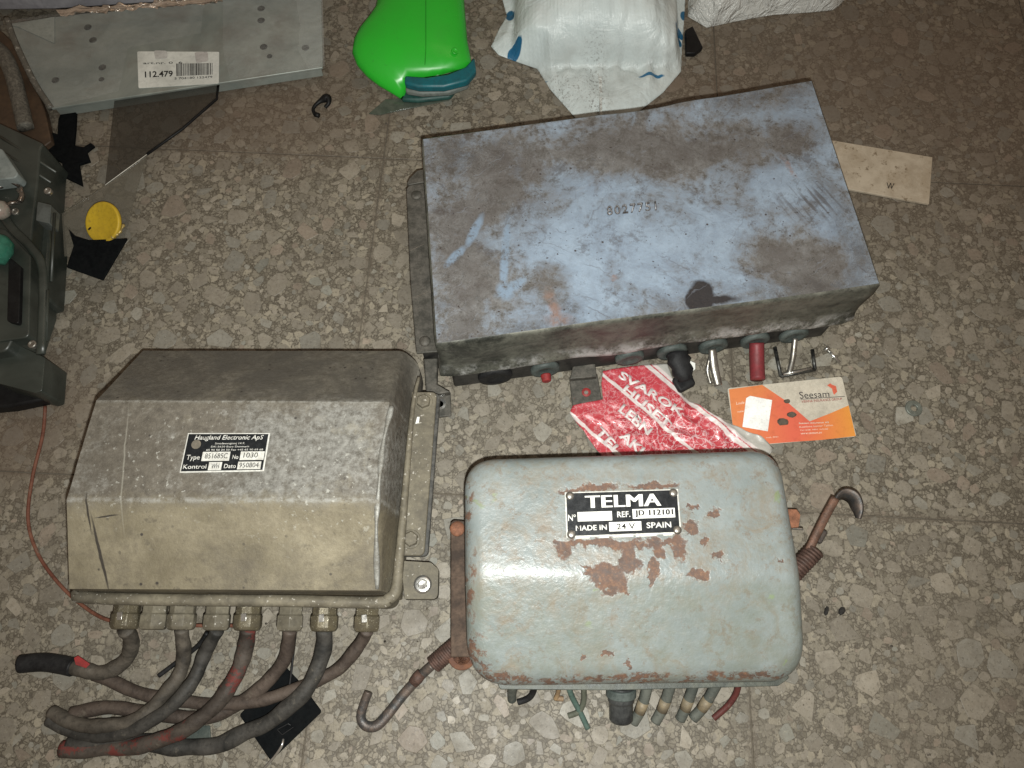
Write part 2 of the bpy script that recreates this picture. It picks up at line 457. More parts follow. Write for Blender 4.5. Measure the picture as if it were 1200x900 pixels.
g5 = g.noise(34, 9, .82, .15); g6 = g.noise(75, 8, .8, .1)
col = g.mix(g.rng(g5, .55, .61, 0, .5), col, (.07, .062, .060))
col = g.mix(g.math('MULTIPLY', dirt, g.rng(g6, .38, .55, 0, .65)), col, (.075, .064, .058))
col = g.mix(g.rng(g6, .40, .35, 0, .35), col, (.24, .27, .31))
edge_d = g.blobs(g.warp(60, .02), [(L2(540, 180), .04, .012, .1, .8), (L2(520, 390), .02, .02, 0, .9), (L2(650, 385), .09, .006, .1, .8), (L2(900, 345), .10, .009, .1, .8), (L2(1010, 300), .008, .05, .3, .9), (L2(870, 115), .06, .01, .16, .9)])
col = g.mix(g.math('MULTIPLY', edge_d, g.rng(g6, .4, .6, 0, .7)), col, (.06, .056, .054))
# rubbed drip-like marks of bare pale paint
marks = g.blobs(g.warp(220, .003), [(L2(556, 270), .003, .014, -.38, .3), (L2(592, 300), .003, .03, -.06, .3), (L2(600, 335), .012, .004, .6, .4), (L2(534, 300), .003, .010, -.7, .3), (L2(592, 340), .006, .007, 0, .3)])
col = g.mix(g.math('MULTIPLY', g.math('MULTIPLY', marks, .85), g.rng(fine, .35, .5)), col, (.21, .29, .39))
holes = g.blobs(g.warp(90, .008), [(L2(823, 347), .009, .012, .1, .12), (L2(812, 354), .006, .006, .1, .15), (L2(840, 352), .014, .003, .1, .3)])
col = g.mix(holes, col, (.03, .028, .03))
rs = g.blobs(g.warp(120, .008), [(L2(650, 362), .004, .014, .3, .5), (L2(654, 374), .008, .005, 0, .5), (L2(720, 325), .0022, .0022, 0, .4), (L2(925, 195), .002, .01, .4, .4)])
col = g.mix(g.math('MULTIPLY', g.math('MULTIPLY', rs, .7), g.rng(fine, .35, .55)), col, (.24, .13, .08))
spots = g.math('MULTIPLY', g.rng(g.vor(95), .10, .05), g.rng(g.noise(30, 2), .55, .6))
spots = g.math('MAXIMUM', spots, g.rng(g.noise(330, 3, .6), .68, .71))
spots = g.math('MAXIMUM', spots, g.math('MULTIPLY', g.rng(g.noise(140, 9, .85), .62, .65), .85))
col = g.mix(spots, col, (.05, .042, .04))
scr = g.noise(1, 4, .6, .4, vec=g.aniso(R(-38), 22, 520, w))
col = g.mix(g.rng(scr, .63, .70, 0, .35), col, (.26, .30, .36))
scr2 = g.noise(1, 4, .6, .3, vec=g.aniso(R(28), 18, 480, w))
col = g.mix(g.rng(scr2, .62, .70, 0, .5), col, (.07, .06, .057))
scr3 = g.noise(1, 4, .6, .3, vec=g.aniso(R(-62), 14, 300, w))
col = g.mix(g.rng(scr3, .62, .72, 0, .4), col, (.08, .07, .065))
hm = g.math('MULTIPLY', g.blob(g.co, L2(950, 235), .022, .016, 0, .4), g.rng(g.noise(1, 1, vec=g.aniso(R(60), 20, 300)), .5, .6, 0, .6))
col = g.mix(hm, col, (.07, .06, .055))
hgt = g.math('ADD', g.math('MULTIPLY', fine, .6), g.math('MULTIPLY', vf, .25))
hgt = g.math('ADD', hgt, g.math('MULTIPLY', f, .25)); hgt = g.math('SUBTRACT', hgt, g.math('MULTIPLY', g.rng(scr, .64, .7), .3))
blue_lid = g.fin(col, g.rng(fine, .3, .7, .42, .60), .35, g.bump(hgt, .4, .0006))
g = G('oily_dark_paint')
n1 = g.noise(38, 8, .78, .2); n2 = g.noise(300, 5, .65)
st_ = g.n('ShaderNodeMapping'); g.put(st_.inputs[0], g.co); st_.inputs[3].default_value = (30, 30, 110)
col = g.mix(g.rng(n1, .38, .62), (.024, .026, .022), (.145, .146, .120))
col = g.mix(g.rng(g.noise(1, 4, .6, vec=st_.outputs[0]), .52, .75, 0, .5), col, (.17, .16, .14))
col = g.mix(g.rng(n2, .55, .7, 0, .7), col, (.03, .028, .025))
z = g.sep()[2]
lipm = g.math('MULTIPLY', g.rng(z, .052, .040), g.rng(g.noise(60, 6, .75), .46, .6))
col = g.mix(g.math('MULTIPLY', lipm, .9), col, (.40, .40, .39))
dark_paint = g.fin(col, g.rng(n1, .3, .7, .35, .6), .25, g.bump(n2, .4, .0006))
g = G('oily_black_body')
oily_black = g.fin(g.mix(g.rng(g.noise(60, 5, .7), .4, .65), (.010, .010, .010), (.035, .033, .03)), .5, .2, g.bump(g.noise(200), .4, .0008))

back = [(496, 163), (560, 154.5), (640, 143.5), (700, 135.5), (742, 131.5), (780, 127), (812, 121.5), (860, 111), (910, 102), (951, 95)]
front = [(512, 402), (600, 390), (700, 376), (800, 363.5), (900, 350.5), (970, 341), (1030, 332)]
# lid: top sheet on a grid (slightly dished, buckled back edge), with a folded skirt all round
nu, nv = 60, 30
def poly_at(pl, s):
    d = [0]
    for a, b in zip(pl, pl[1:]): d.append(d[-1] + (b[0] - a[0]))
    x = s * d[-1]
    for k in range(len(pl) - 1):
        if x <= d[k + 1] + 1e-9:
            t = (x - d[k]) / (d[k + 1] - d[k]); return (pl[k][0] + t * (pl[k + 1][0] - pl[k][0]), pl[k][1] + t * (pl[k + 1][1] - pl[k][1]))
    return pl[-1]
v = []; f = []
bk = [P(*poly_at(back, i / nu), HB) for i in range(nu + 1)]; fr = [P(*poly_at(front, i / nu), HB) for i in range(nu + 1)]
for j in range(nv + 1):
    for i in range(nu + 1):
        q = fr[i].lerp(bk[i], j / nv); e = min(i / nu, 1 - i / nu, j / nv, 1 - j / nv)
        q.z = HB - .0012 * min(1, e * 6) + MN.fractal(q * 14, 1, 2, 3) * .0011 * min(1, e * 8 + .25)
        if j > nv - 5: q.z += .0035 * math.exp(-((i / nu - .68) / .08) ** 2) * ((j - nv + 5) / 5) ** 2
        v.append(q)
for j in range(nv):
    for i in range(nu): a = j * (nu + 1) + i; f.append([a, a + 1, a + nu + 2, a + nu + 1])
border = [i for i in range(nu + 1)] + [j * (nu + 1) + nu for j in range(1, nv + 1)] + [nv * (nu + 1) + i for i in range(nu - 1, -1, -1)] + [j * (nu + 1) for j in range(nv - 1, 0, -1)]
cen = sum((v[i] for i in border), Vector()) / len(border)
def outn(k):
    a, b = v[border[k - 1]], v[border[(k + 1) % len(border)]]; d = b - a; q = Vector((d.y, -d.x, 0)); return q.normalized()
lid_me = mesh(v, f, 'lid'); lid = link('lid', lid_me, blue_lid, bb, smooth=True)
# skirt
sv = []; sf = []; nb = len(border)
prof = [(.0000, 0), (.0009, -.0006), (.0016, -.002), (.0018, -.005), (.0014, -.014), (.0006, -.026), (.0002, -.036), (.0010, -.044), (.0030, -.0495), (.0036, -.0530), (.0028, -.0555), (.0008, -.0555), (.0002, -.048)]
for (o_, dz) in prof:
    for k in range(nb):
        p = v[border[k]]; q = p + outn(k) * o_; q.z = (p.z if dz > -.003 else HB) + dz + (MN.noise(p * 40) * .0028 if dz < -.045 else 0)
        if abs(dz) > .01: q += outn(k) * (MN.noise(p * 18) * .0022 + MN.noise(p * 55) * .0008)
        sv.append(q)
for r_ in range(len(prof) - 1):
    for k in range(nb): sf.append([r_ * nb + k, (r_ + 1) * nb + k, (r_ + 1) * nb + (k + 1) % nb, r_ * nb + (k + 1) % nb])
MBo = MB().add(sv, sf); MBo.build('lid_skirt', dark_paint, bb, smooth=True)
# body under the lid
corners = [P(512, 402, HB), P(1030, 332, HB), P(951, 95, HB), P(496, 163, HB)]
ctr = sum(corners, Vector()) / 4
def inset(poly, d):
    out = []
    n = len(poly)
    for i in range(n):
        a, b, c_ = poly[i - 1], poly[i], poly[(i + 1) % n]
        d1 = (b - a).normalized(); d2 = (c_ - b).normalized()
        n1 = Vector((-d1.y, d1.x, 0)); n2 = Vector((-d2.y, d2.x, 0)); m_ = (n1 + n2); m_ = m_ / (m_.length_squared / 2)
        out.append(b + m_ * d)
    return out
body_c = inset([Vector((q.x, q.y, 0)) for q in corners], .006)
body_c[0].y -= .0055; body_c[1].y -= .0055
MB().prism(body_c, .001, HB - .004).build('body', oily_black, bb, bevel=.002)
fdir = (body_c[1] - body_c[0]).normalized(); fnor = Vector((fdir.y, -fdir.x, 0))
flen = (body_c[1] - body_c[0]).length
# side flange with its two rivets
flz = .048
fp = PP([(476, 222), (479, 217), (497, 214), (513, 412), (488, 414), (481, 330)], flz)
MB().prism(fp, flz - .0022, flz).build('side_flange', soiled_iron, bb, bevel=.0006)
MB().prism(PP([(477, 216), (480, 210), (489, 201), (500, 199), (501, 214), (479, 218)], flz - .004), flz - .010, flz - .0024).build('flange_corner', soiled_iron, bb, bevel=.0006)
MB().prism(PP([(485, 224), (505, 220), (515, 405), (494, 410)], flz - .003), .002, flz - .0024).build('side_wall', oily_black, bb, bevel=.001)
for (u, v_) in ((488, 229), (498, 400)):
    MB().lathe(P(u, v_, flz), [(.0042, 0), (.0042, .0006), (.0034, .0016), (.0012, .002)], seg=18).build('rivet', soiled_iron, bb, smooth=True)
for (u, v_) in ((484, 290), (490, 345)):
    MB().box(P(u + 5, v_, flz + .0002), (.012, .0006, .0006), .5).build('scratch_ridge', steel, bb)
# mounting tabs
MB().prism(PP([(496, 420), (513, 419), (512, 450), (528, 459), (513, 462), (499, 458), (498, 440)], .03), .022, .030).build('mounting_bracket', soiled_iron, bb, bevel=.001)
MB().prism(PP([(511, 459), (528, 459), (529, 487), (514, 489)], .012), .0095, .012).build('mounting_tab', soiled_iron, bb, bevel=.0008)
MB().lathe(P(516, 474, .012), [(.0045, .0002), (.0045, .0014), (.0025, .0014), (.0025, .0002)], seg=20).build('tab_washer', bright_steel, bb)
MB().prism(rounded(PP([(667, 441), (700, 437), (706, 472), (671, 477)], .004), .002, 4), .0012, .004).build('mounting_tab', soiled_iron, bb, bevel=.0007)
MB().prism(PP([(672, 426), (698, 424), (700, 440), (668, 443)], .012), .004, .010).build('mounting_bracket', soiled_iron, bb, bevel=.0008)
red_rub = worn('red_rubber', (.26, .025, .024), (.15, .02, .02), 200, .6, 0, .3)
MB().lathe(P(687, 460, .0041), [(.0036, 0), (.0036, .0009), (.0022, .0014)], seg=18).build('bolt_hole', red_rub, bb)
MB().lathe(P(687, 460, .0055), [(.0016, 0), (.0016, .0003)], seg=14).build('bolt_tip', steel, bb)
# grommets on the front
rubber = worn('grey_rubber', (.045, .056, .052), (.085, .10, .092), 120, .6, 0, .3)
blackrub = worn('black_rubber', (.007, .007, .008), (.018, .018, .018), 120, .6, 0, .5, spec=.2)
def front_pt(u, z, out=0.0):
    # point on the body's front plane seen in column u
    best = None
    for k in range(0, 401):
        q = body_c[0].lerp(body_c[1], k / 400); d = Vector((q.x, q.y, z - CAM_H)); zc = -(d.z * CT) + d.y * ST; uu = 600 + FPX * d.x / zc
        if best is None or abs(uu - u) < best[0]: best = (abs(uu - u), q)
    return Vector((best[1].x, best[1].y, z)) + fnor * out
for (u, r_, mt) in ((580, .0135, blackrub), (639, .0115, rubber), (737, .0115, rubber), (787, .012, rubber), (835, .0115, rubber), (884, .0115, rubber), (930, .0115, rubber)):
    c = front_pt(u, .0165)
    MB().lathe(c, [(r_, -.002), (r_, .002), (r_ * .93, .0036), (r_ * .6, .0040), (r_ * .45, .0025), (.001, .0025)], fnor, 28).build('grommet', mt, bb, smooth=True)
c = front_pt(638, .0135, .0045); MB().cyl(c, c + fnor * .006, .0042, 18, .0036).build('red_plug', red_rub, bb, bevel=.0008)
c = front_pt(655, .03, .0); MB().lathe(front_pt(556, .030), [(.0015, 0), (.0015, .001), (.0008, .0016)], fnor, 12).build('small_screw', steel, bb)
# wire ends hanging out of the grommets
def hang(name, u, z, path, r, mt, seg=14, par=bb):
    c = front_pt(u, z, .003); pts = catmull([c] + PP(path), 6)
    return MB().tube(pts, r, seg).build(name, mt, par, smooth=True)
m = MB(); path = catmull([front_pt(792, .016, .003), P(797, 426, .016), P(803, 444, .009)], 6)
m.tube(path, lambda t: (.0078 + .002 * math.sin(t * 3) - .002 * t + .001 * math.sin(t * 19), .006 + .001 * math.sin(9 * t)), 16).build('black_plug', blackrub, bb, smooth=True)
MB().prism(PP([(787, 445), (806, 428), (816, 450), (797, 460)], .007), .0015, .008).build('torn_tape', blackrub, bb, bevel=.002)
hang('wire_terminal', 834, .015, [(837, 430, .010), (842, 452, .006)], lambda t: (.0036 - .001 * abs(t - .5), .0024), steel)
hang('wire_terminal', 834, .014, [(829, 432, .006), (833, 450, .003)], .0014, steel)
hang('red_sleeve', 886, .015, [(887, 425, .009), (888, 445, .0072)], .0058, worn('faded_red_sleeve', (.19, .025, .03), (.12, .022, .024), 90, .55, 0, .3))
hang('pin_terminal', 930, .014, [(929, 420, .008), (925, 437, .005)], .0022, steel)
m = MB()
for a, b in (((908, 407), (915, 441)), ((915, 441), (955, 433)), ((952, 410), (955, 433))):
    m.tube([P(*a, .003), P(*b, .003)], .0016, 8)
m.build('wire_frame_clip', worn('dark_clip', (.03, .03, .03), (.1, .1, .09), 200, .4, .6, .2), bb, smooth=True)
MB().tube([P(918, 438.5, .006), P(951, 431.5, .0055)], (lambda t: .0011), 8).build('clip_edge', bright_steel, bb, smooth=True)
# stamped number; an offset dark copy paints its shadow
stamp_hi = worn('stamped_metal', (.33, .34, .36), (.10, .10, .10), 500, .35, .3, .3)
stamp_lo = worn('stamp_painted_shadow', (.05, .046, .045), (.09, .08, .08), 400, .7, 0, .2)
q = quad([(711, 242), (768, 236), (769, 246), (712, 252)], HB - .0006)
text('stamped_number_shadow', '8027751', q, (-.01, 1.01, .04, 1.08), stamp_lo, bb, bold=.022, lift=.0001, thick=.0004, cond=1.25)
text('stamped_number', '8027751', q, (0, 1, 0, 1), stamp_hi, bb, bold=-.012, lift=.0003, thick=.0005, cond=1.25)

# ================================================================== CAST ALUMINIUM BOX
c1 = P(300, 560); hb = thing('electronic_unit', c1, 'dirty cast metal unit with sloping faces, Haugland nameplate and row of cable glands', 'electronic unit')
def L3(u, v, z=.1): q = P(u, v, z) - Vector((c1.x, c1.y, 0)); return (q.x, q.y)
g = G('dirty_cast_metal')
n1 = g.noise(24, 7, .74, .2); n2 = g.noise(190, 7, .76, .05); n3 = g.noise(620, 4, .65)
pos = g.sep(); nrm_ = g.n('ShaderNodeNewGeometry')
khaki = g.mix(g.rng(n1, .35, .65), (.125, .107, .070), (.215, .188, .130))
khaki = g.mix(g.rng(g.noise(13, 8, .78, .3), .48, .68, 0, .6), khaki, (.095, .083, .062))
khaki = g.mix(g.rng(n2, .5, .75, 0, .55), khaki, (.09, .075, .055))
grey = g.mix(g.rng(n2, .36, .62), (.075, .072, .064), (.225, .222, .205))
brown = g.mix(g.rng(n2, .35, .65), (.075, .067, .056), (.145, .130, .106))
wv = g.warp(26, .04); wv2 = g.warp(160, .012, wv)
# worn bright aluminium towards the middle and right of the flat
bare = g.blobs(wv2, [(L3(400, 530), .05, .035, 0, .9), (L3(330, 570), .045, .014, 0, .9), (L3(430, 560), .02, .04, 0, .9), (L3(345, 500), .03, .02, 0, 1.0)])
yb = P(300, 470, .1).y - c1.y; yf = P(300, 586, .1).y - c1.y
flat = g.math('MULTIPLY', g.rng(pos[1], yf - .002, yf + .0015), g.rng(pos[1], yb + .002, yb - .0015))
topc = g.mix(g.rng(g.math('ADD', bare, g.math('ADD', g.rng(n2, .3, .7, -.4, .4), g.rng(n1, .35, .65, -.5, .5))), .1, .9), brown, grey)
wob = g.math('MULTIPLY', g.math('SUBTRACT', g.noise(55, 6, .75), .5), .028)
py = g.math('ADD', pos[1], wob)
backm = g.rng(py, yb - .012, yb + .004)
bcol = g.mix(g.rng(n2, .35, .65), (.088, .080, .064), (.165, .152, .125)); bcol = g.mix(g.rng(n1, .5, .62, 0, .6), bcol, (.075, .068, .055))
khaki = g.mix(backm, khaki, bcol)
flat = g.math('MULTIPLY', g.rng(py, yf - .006, yf + .006), g.rng(py, yb + .008, yb - .006))
col = g.mix(g.math('MULTIPLY', flat, .92), khaki, topc)
sm = g.noise(16, 8, .78, .3)
col = g.mix(g.rng(sm, .49, .64, 0, .6), col, (.072, .062, .048)); col = g.mix(g.rng(sm, .42, .34, 0, .35), col, (.235, .212, .155))
col = g.mix(g.rng(g.noise(75, 9, .82, .1), .57, .63, 0, .5), col, (.06, .052, .04))
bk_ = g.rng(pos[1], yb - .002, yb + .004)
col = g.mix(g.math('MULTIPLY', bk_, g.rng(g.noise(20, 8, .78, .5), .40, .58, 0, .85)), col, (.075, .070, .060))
# crease lines with glints painted into the colour
cre = g.math('ADD', g.rng(g.math('ABSOLUTE', g.math('SUBTRACT', pos[1], yf)), .0022, .0004), g.math('MULTIPLY', g.rng(g.math('ABSOLUTE', g.math('SUBTRACT', pos[1], yb)), .0016, .0004), .6))
col = g.mix(g.math('MULTIPLY', g.math('MULTIPLY', cre, g.rng(n2, .4, .6)), .6), col, (.30, .30, .28))
wh = g.math('MULTIPLY', g.rng(g.noise(260, 3, .6), .63, .68), g.blobs(wv, [(L3(185, 540), .035, .03, 0, .8), (L3(200, 575), .05, .012, 0, .8), (L3(245, 495), .02, .01, 0, .9), (L3(395, 560), .06, .03, 0, .9)]))
col = g.mix(g.math('MULTIPLY', wh, .6), col, (.42, .42, .38))
dk = g.math('MULTIPLY', g.rng(g.vor(130), .16, .08), g.rng(g.noise(40, 3), .5, .58))
col = g.mix(dk, col, (.035, .03, .026))
ln = g.blobs(g.warp(60, .002), [(L3(104, 600, .096), .0006, .011, .14, .25), (L3(118, 650, .086), .0009, .022, .22, .25), (L3(125, 605, .096), .007, .0005, .12, .3)])
col = g.mix(ln, col, (.035, .03, .024))
ln2 = g.blob(g.warp(60, .002), L3(145, 545), .0005, .034, .10, .4)
col = g.mix(g.math('MULTIPLY', ln2, .4), col, (.34, .33, .28))
pit = g.math('ADD', g.math('MULTIPLY', n2, .7), g.math('MULTIPLY', n3, .4))
pit = g.math('ADD', pit, g.math('MULTIPLY', g.noise(70, 4, .6), .6))
cast = g.fin(col, g.rng(n2, .3, .7, .5, .75), .12, g.bump(pit, .5, .0011), Specular_IOR_Level=.4)

# cover: sections across x, each a profile from back to front
def prof_at(rows): return [P(u, v_, z_) for (u, v_, z_) in rows]
left = prof_at([(168, 411, .054), (113, 469, .1), (78, 586, .1), (81, 690, .078)])
xl = sum(p.x for p in left) / 4
rightp = prof_at([(466, 411, .054), (456, 471, .1), (444, 588, .1), (442, 692, .078)])
low = prof_at([(492, 437, .046), (483, 480, .046), (474, 590, .046), (466, 696, .046)])
def station(p, base, dropx=0):
    b, p1, p2, f1 = p
    return [Vector((b.x, b.y + .001, base)), b, p1, p2, f1, Vector((f1.x, f1.y - .001, base))]
stat = []
N_ = 34
for k in range(N_ + 1):
    t = k / N_
    st0 = [a.lerp(b, t) for a, b in zip(left, rightp)]
    stat.append(station(st0, .022))
def grid_rows(stations, sub=(2, 10, 16, 14, 3)):
    rows = []
    for s_ in stations:
        r_ = []
        for i in range(5):
            r_ += [s_[i].lerp(s_[i + 1], q / sub[i]) for q in range(sub[i])]
        r_.append(s_[5]); rows.append(r_)
    return rows
# right hand end: concave fall from the flat to the flange level
for (t, zt) in ((.10, .03), (.25, .10), (.4, .3), (.55, .55), (.7, .76), (.82, .88), (.92, .96), (1.0, 1.0)):
    st0 = []
    for a, b in zip(rightp, low):
        q = a.lerp(b, t); q.y = a.y + (b.y - a.y) * (1 - math.sqrt(max(0, 1 - t * t))); q.z = a.z + (b.z - a.z) * zt; st0.append(q)
    stat.append(station(st0, .022))
rows = grid_rows(stat); nr = len(rows[0]); v = [q.copy() for r_ in rows for q in r_]
for q in v:
    if q.z > .03: q.z += MN.fractal(Vector((q.x, q.y, 0)) * 25, 1, 2, 4) * .0006
f = []
for i in range(len(rows) - 1):
    for j in range(nr - 1): a = i * nr + j; f.append([a, a + 1, a + nr + 1, a + nr])
f.append(list(range(nr - 1, -1, -1))); f.append([(len(rows) - 1) * nr + j for j in range(nr)])
me = mesh(v, f, 'cover'); bm = bmesh.new(); bm.from_mesh(me); bmesh.ops.recalc_face_normals(bm, faces=bm.faces); bm.to_mesh(me); bm.free()
o = link('cover', me, cast, hb, bevel=.0034, seg=4)
o.modifiers['bevel'].angle_limit = R(14)
me.shade_smooth()
# raised rib where the flat turns down on the right
rib = catmull(PP([(459, 476, .1003), (449, 520, .1003), (444, 570, .1003), (441, 620, .094), (442, 690, .0785)]), 8)
MB().tube(rib, lambda t: (.0015 + .0005 * math.sin(t * 23), .0010), 10).build('edge_rib', worn('scuffed_rib', (.26, .26, .24), (.13, .12, .1), 220, .5, .3, .6), hb, smooth=True)
# rim along the front foot of the cover
def cover_rim(z, pts, r, name, mt):
    MB().tube(catmull(PP(pts, z), 6), lambda t: r * (1 if t < .55 else 1 - (t - .55) * 1.6), 12).build(name, mt, hb, smooth=True)
soil = worn('khaki_soil', (.095, .083, .06), (.175, .155, .112), 50, .65, .05, .6, (.32, .30, .26), dirt=.7)
cover_rim(.064, [(93, 694), (99, 700), (200, 703), (330, 704), (440, 706), (455, 702), (464, 692), (467, 665), (472, 610), (478, 540), (484, 475), (491, 442)], .0038, 'base_rim', soil)
# base tray below
tray = rounded([Vector((q.x, q.y, 0)) for q in (P(100, 700, .05), P(456, 707, .05), P(484, 480, .05), P(486, 420, .05), P(172, 412, .05))], .008, 5)
MB().prism(tray, .004, .047).build('base_tray', soil, hb, bevel=.001)
# flange on the right
fz = .050
fpoly = rounded(PP([(474, 459), (512, 459), (497, 651), (464, 651)], fz), [.001, .004, .004, .001], 5)
MB().prism(fpoly, fz - .003, fz).build('side_flange', soil, hb, bevel=.0009)
MB().prism([q + Vector((.0022, 0, 0)) for q in fpoly], fz - .0075, fz - .0035).build('flange_gasket', worn('dark_gasket', (.03, .03, .028), (.09, .085, .075), 200, .6, .1, .2), hb, bevel=.0006)
def hexbolt(u, v_, z_, r, name='hex_bolt', par=hb, mt=soil):
    b = MB().lathe(P(u, v_, z_), [(r * 1.25, 0), (r * 1.25, .0008), (r * .98, .0009)], seg=24)
    b.lathe(P(u, v_, z_ + .0009), [(r, 0), (r, .003), (r * .86, .0038)], seg=6, rot=.4)
    return b.build(name, mt, par, bevel=.0004)
hexbolt(496.5, 471, fz, .0052); hexbolt(481.5, 632, fz, .0052)
MB().prism(PP([(489, 489), (492, 489), (491, 496), (487, 497)], fz), fz, fz + .001).build('flange_chip', white_paint, hb)
# rounded lug with bright nut at the front right, ear at the back right
lug = rounded(PP([(470, 657), (505, 659), (514, 667), (513, 702), (474, 702)], .03), [.001, .003, .004, .004, .001], 4)
MB().prism(lug, .022, .030).build('mounting_lug', soil, hb, bevel=.001)
MB().lathe(P(495.5, 685, .0302), [(.0062, 0), (.0062, .0014), (.0050, .0022), (.0030, .0022), (.0028, .0008), (.0005, .0006)], seg=28).build('lock_nut', bright_steel, hb, bevel=.0003)
# nameplate
q = quad([(220.5, 507.5), (317, 507.5), (309.5, 552.5), (210.5, 554.5)], .1004)
def plate(name, q, box, z0, z1, mt, par, bev=.0003):
    s0, s1, t0, t1 = box; pts = [q(s0, t0), q(s1, t0), q(s1, t1), q(s0, t1)]
    zb = pts[0].z
    return MB().prism(pts, zb + z0, zb + z1).build(name, mt, par, bevel=bev)
np1 = plate('nameplate', q, (0, 1, 0, 1), 0, .0007, tin_print, hb)
plate('plate_field', q, (.018, .982, .035, .965), .0006, .0009, plate_black, np1, 0)
for (b_, nm) in (((.235, .565, .49, .72), 'type_window'), ((.69, .975, .49, .71), 'number_window'), ((.335, .49, .75, .955), 'control_window'), ((.68, .955, .75, .945), 'date_window')):
    plate(nm, q, b_, .0009, .00105, tin_print, np1, 0)
T = lambda s_, b_, **k: text('lettering', s_, q, b_, k.pop('mt', tin_print), np1, lift=.0010, thick=.00012, **k)
T('Haugland Electronic ApS', (.10, .93, .06, .22), shear=.25, bold=.012)
T('Smedevangsvej 14 F.', (.36, .72, .255, .315)); T('DK-5620 Espe Danmark', (.32, .78, .34, .395)); T('65 90 50 24 50 Fax +45 65 90 69 68', (.27, .95, .42, .465))
T('Type', (.05, .21, .56, .72), bold=.01); T('No', (.60, .67, .57, .68), bold=.01); T('Kontrol', (.035, .31, .80, .91), bold=.01); T('Dato', (.52, .66, .80, .91), bold=.01)
for (s_, b_) in (('851685C', (.27, .54, .53, .66)), ('1030', (.73, .90, .52, .65)), ('WH', (.37, .46, .79, .91)), ('950804', (.70, .93, .78, .90))):
    text('stamped_digits', s_, q, b_, ink, np1, lift=.0011, thick=.0001)
MB().lathe(q(.135, .30, .0008), [(.0030, 0), (.0030, .0004)], seg=20).build('paint_blot', worn('blot', (.15, .13, .10), (.1, .09, .07), 300, .7), np1)
# glands with cables
brass = worn('soiled_brass', (.13, .11, .07), (.085, .072, .05), 150, .42, .3, .5, (.5, .47, .36))
gxs = (151, 184, 216, 257, 293, 342, 382, 431)
for gi, u in enumerate(gxs):
    vv = 709 + 3 * (u - 150) / 280
    a = P(u, vv - 6, .035); d = Vector((0, -1, -.05)).normalized()
    MB().lathe(a, [(.0084, 0), (.0084, .0085), (.0094, .009), (.0094, .0165), (.0082, .0185), (.0060, .019)], d, 6 if gi % 2 else 8, .3).build('cable_gland', brass if gi in (0, 4, 6, 7) else soil, hb, bevel=.0008)
    if gi in (0, 4, 6, 7):
        MB().box(a + d * .011 + Vector((0, 0, .0094)), (.0035, .005, .0008), .1).build('gland_flat', bright_steel, hb, bevel=.0002)
def cable_mat(name, c1_, c2_, stain=None):
    g = G(name); n1 = g.noise(38, 5, .65, .5); n2 = g.noise(260, 4, .65)
    col = g.mix(g.rng(n1, .36, .64), c1_, c2_); col = g.mix(g.rng(n2, .5, .72, 0, .6), col, tuple(x * .5 for x in c1_))
    if stain: col = g.mix(g.rng(g.noise(34, 9, .8), .53, .58, 0, .8), col, stain)
    col = g.mix(g.rng(g.noise(90, 7, .8), .58, .68, 0, .6), col, (.13, .115, .09))
    return g.fin(col, .6, 0, g.bump(n2, .5, .0008), Specular_IOR_Level=.22)
cab_a = cable_mat('greasy_cable', (.028, .025, .021), (.090, .078, .063))
cab_b = cable_mat('brown_cable', (.032, .024, .020), (.080, .062, .050))
cab_r = cable_mat('red_stained_cable', (.030, .024, .020), (.070, .058, .048), (.12, .024, .02))
cab_d = cable_mat('dark_cable', (.016, .016, .015), (.058, .054, .048))
R1 = .0050
cables = [
 (0, [(155, 752, .022), (148, 774, .012), (122, 789, .009), (92, 783, .0085), (60, 777, .007), (26, 778, .0065)], R1, cab_a),
 (2, [(215, 765, .022), (207, 795, .018), (186, 822, .017), (158, 843, .016), (125, 850, .014), (92, 848, .010), (60, 835, .0065)], R1 * .92, cab_a),
 (3, [(243, 762, .024), (228, 795, .022), (205, 825, .022), (168, 850, .018), (130, 862, .012), (90, 858, .007), (58, 843, .006)], R1 * .9, cab_d),
 (4, [(287, 762, .026), (274, 795, .022), (248, 829, .020), (214, 857, .017), (180, 870, .012), (130, 877, .007), (72, 878, .0062)], R1 * 1.05, cab_r),
 (5, [(336, 762, .024), (322, 790, .016), (298, 812, .010), (262, 833, .007), (222, 842, .006), (175, 835, .0055), (130, 828, .0055), (85, 836, .0055)], R1 * .92, cab_b),
 (6, [(378, 765, .026), (364, 800, .022), (338, 830, .018), (300, 853, .012), (255, 872, .0075), (210, 877, .0065), (170, 868, .0065), (120, 870, .006), (80, 872, .006)], R1 * 1.08, cab_d),
 (7, [(424, 752, .025), (402, 780, .018), (365, 801, .014), (318, 817, .012), (262, 824, .009), (212, 822, .006), (165, 812, .0055), (112, 790, .0055)], R1 * .88, cab_b)]
for gi, pts, r_, mt in cables:
    u = gxs[gi]; a = P(u, 712, .035) + Vector((0, -.014, -.001))
    path = catmull([a] + PP(pts), 9)
    for k, p in enumerate(path):
        p.x += MN.noise(p * 45) * .0016; p.y += MN.noise(p * 45 + Vector((9, 0, 0))) * .0014; p.z = max(p.z, r_ * .98)
    MB().tube(path, lambda t, r_=r_: r_ * (1 + .05 * math.sin(t * 31 + r_ * 9e3) + .03 * math.sin(t * 77)), 14).build('cable', mt, hb, smooth=True)
    e = path[-1]; d = (path[-1] - path[-2]).normalized()
    MB().cyl(e - d * .0004, e + d * .0012, r_ * .55, 14).build('cable_core', worn('copper_core', (.3, .14, .08), (.12, .07, .05), 300, .5, .4) if gi != 0 else blackrub, hb)
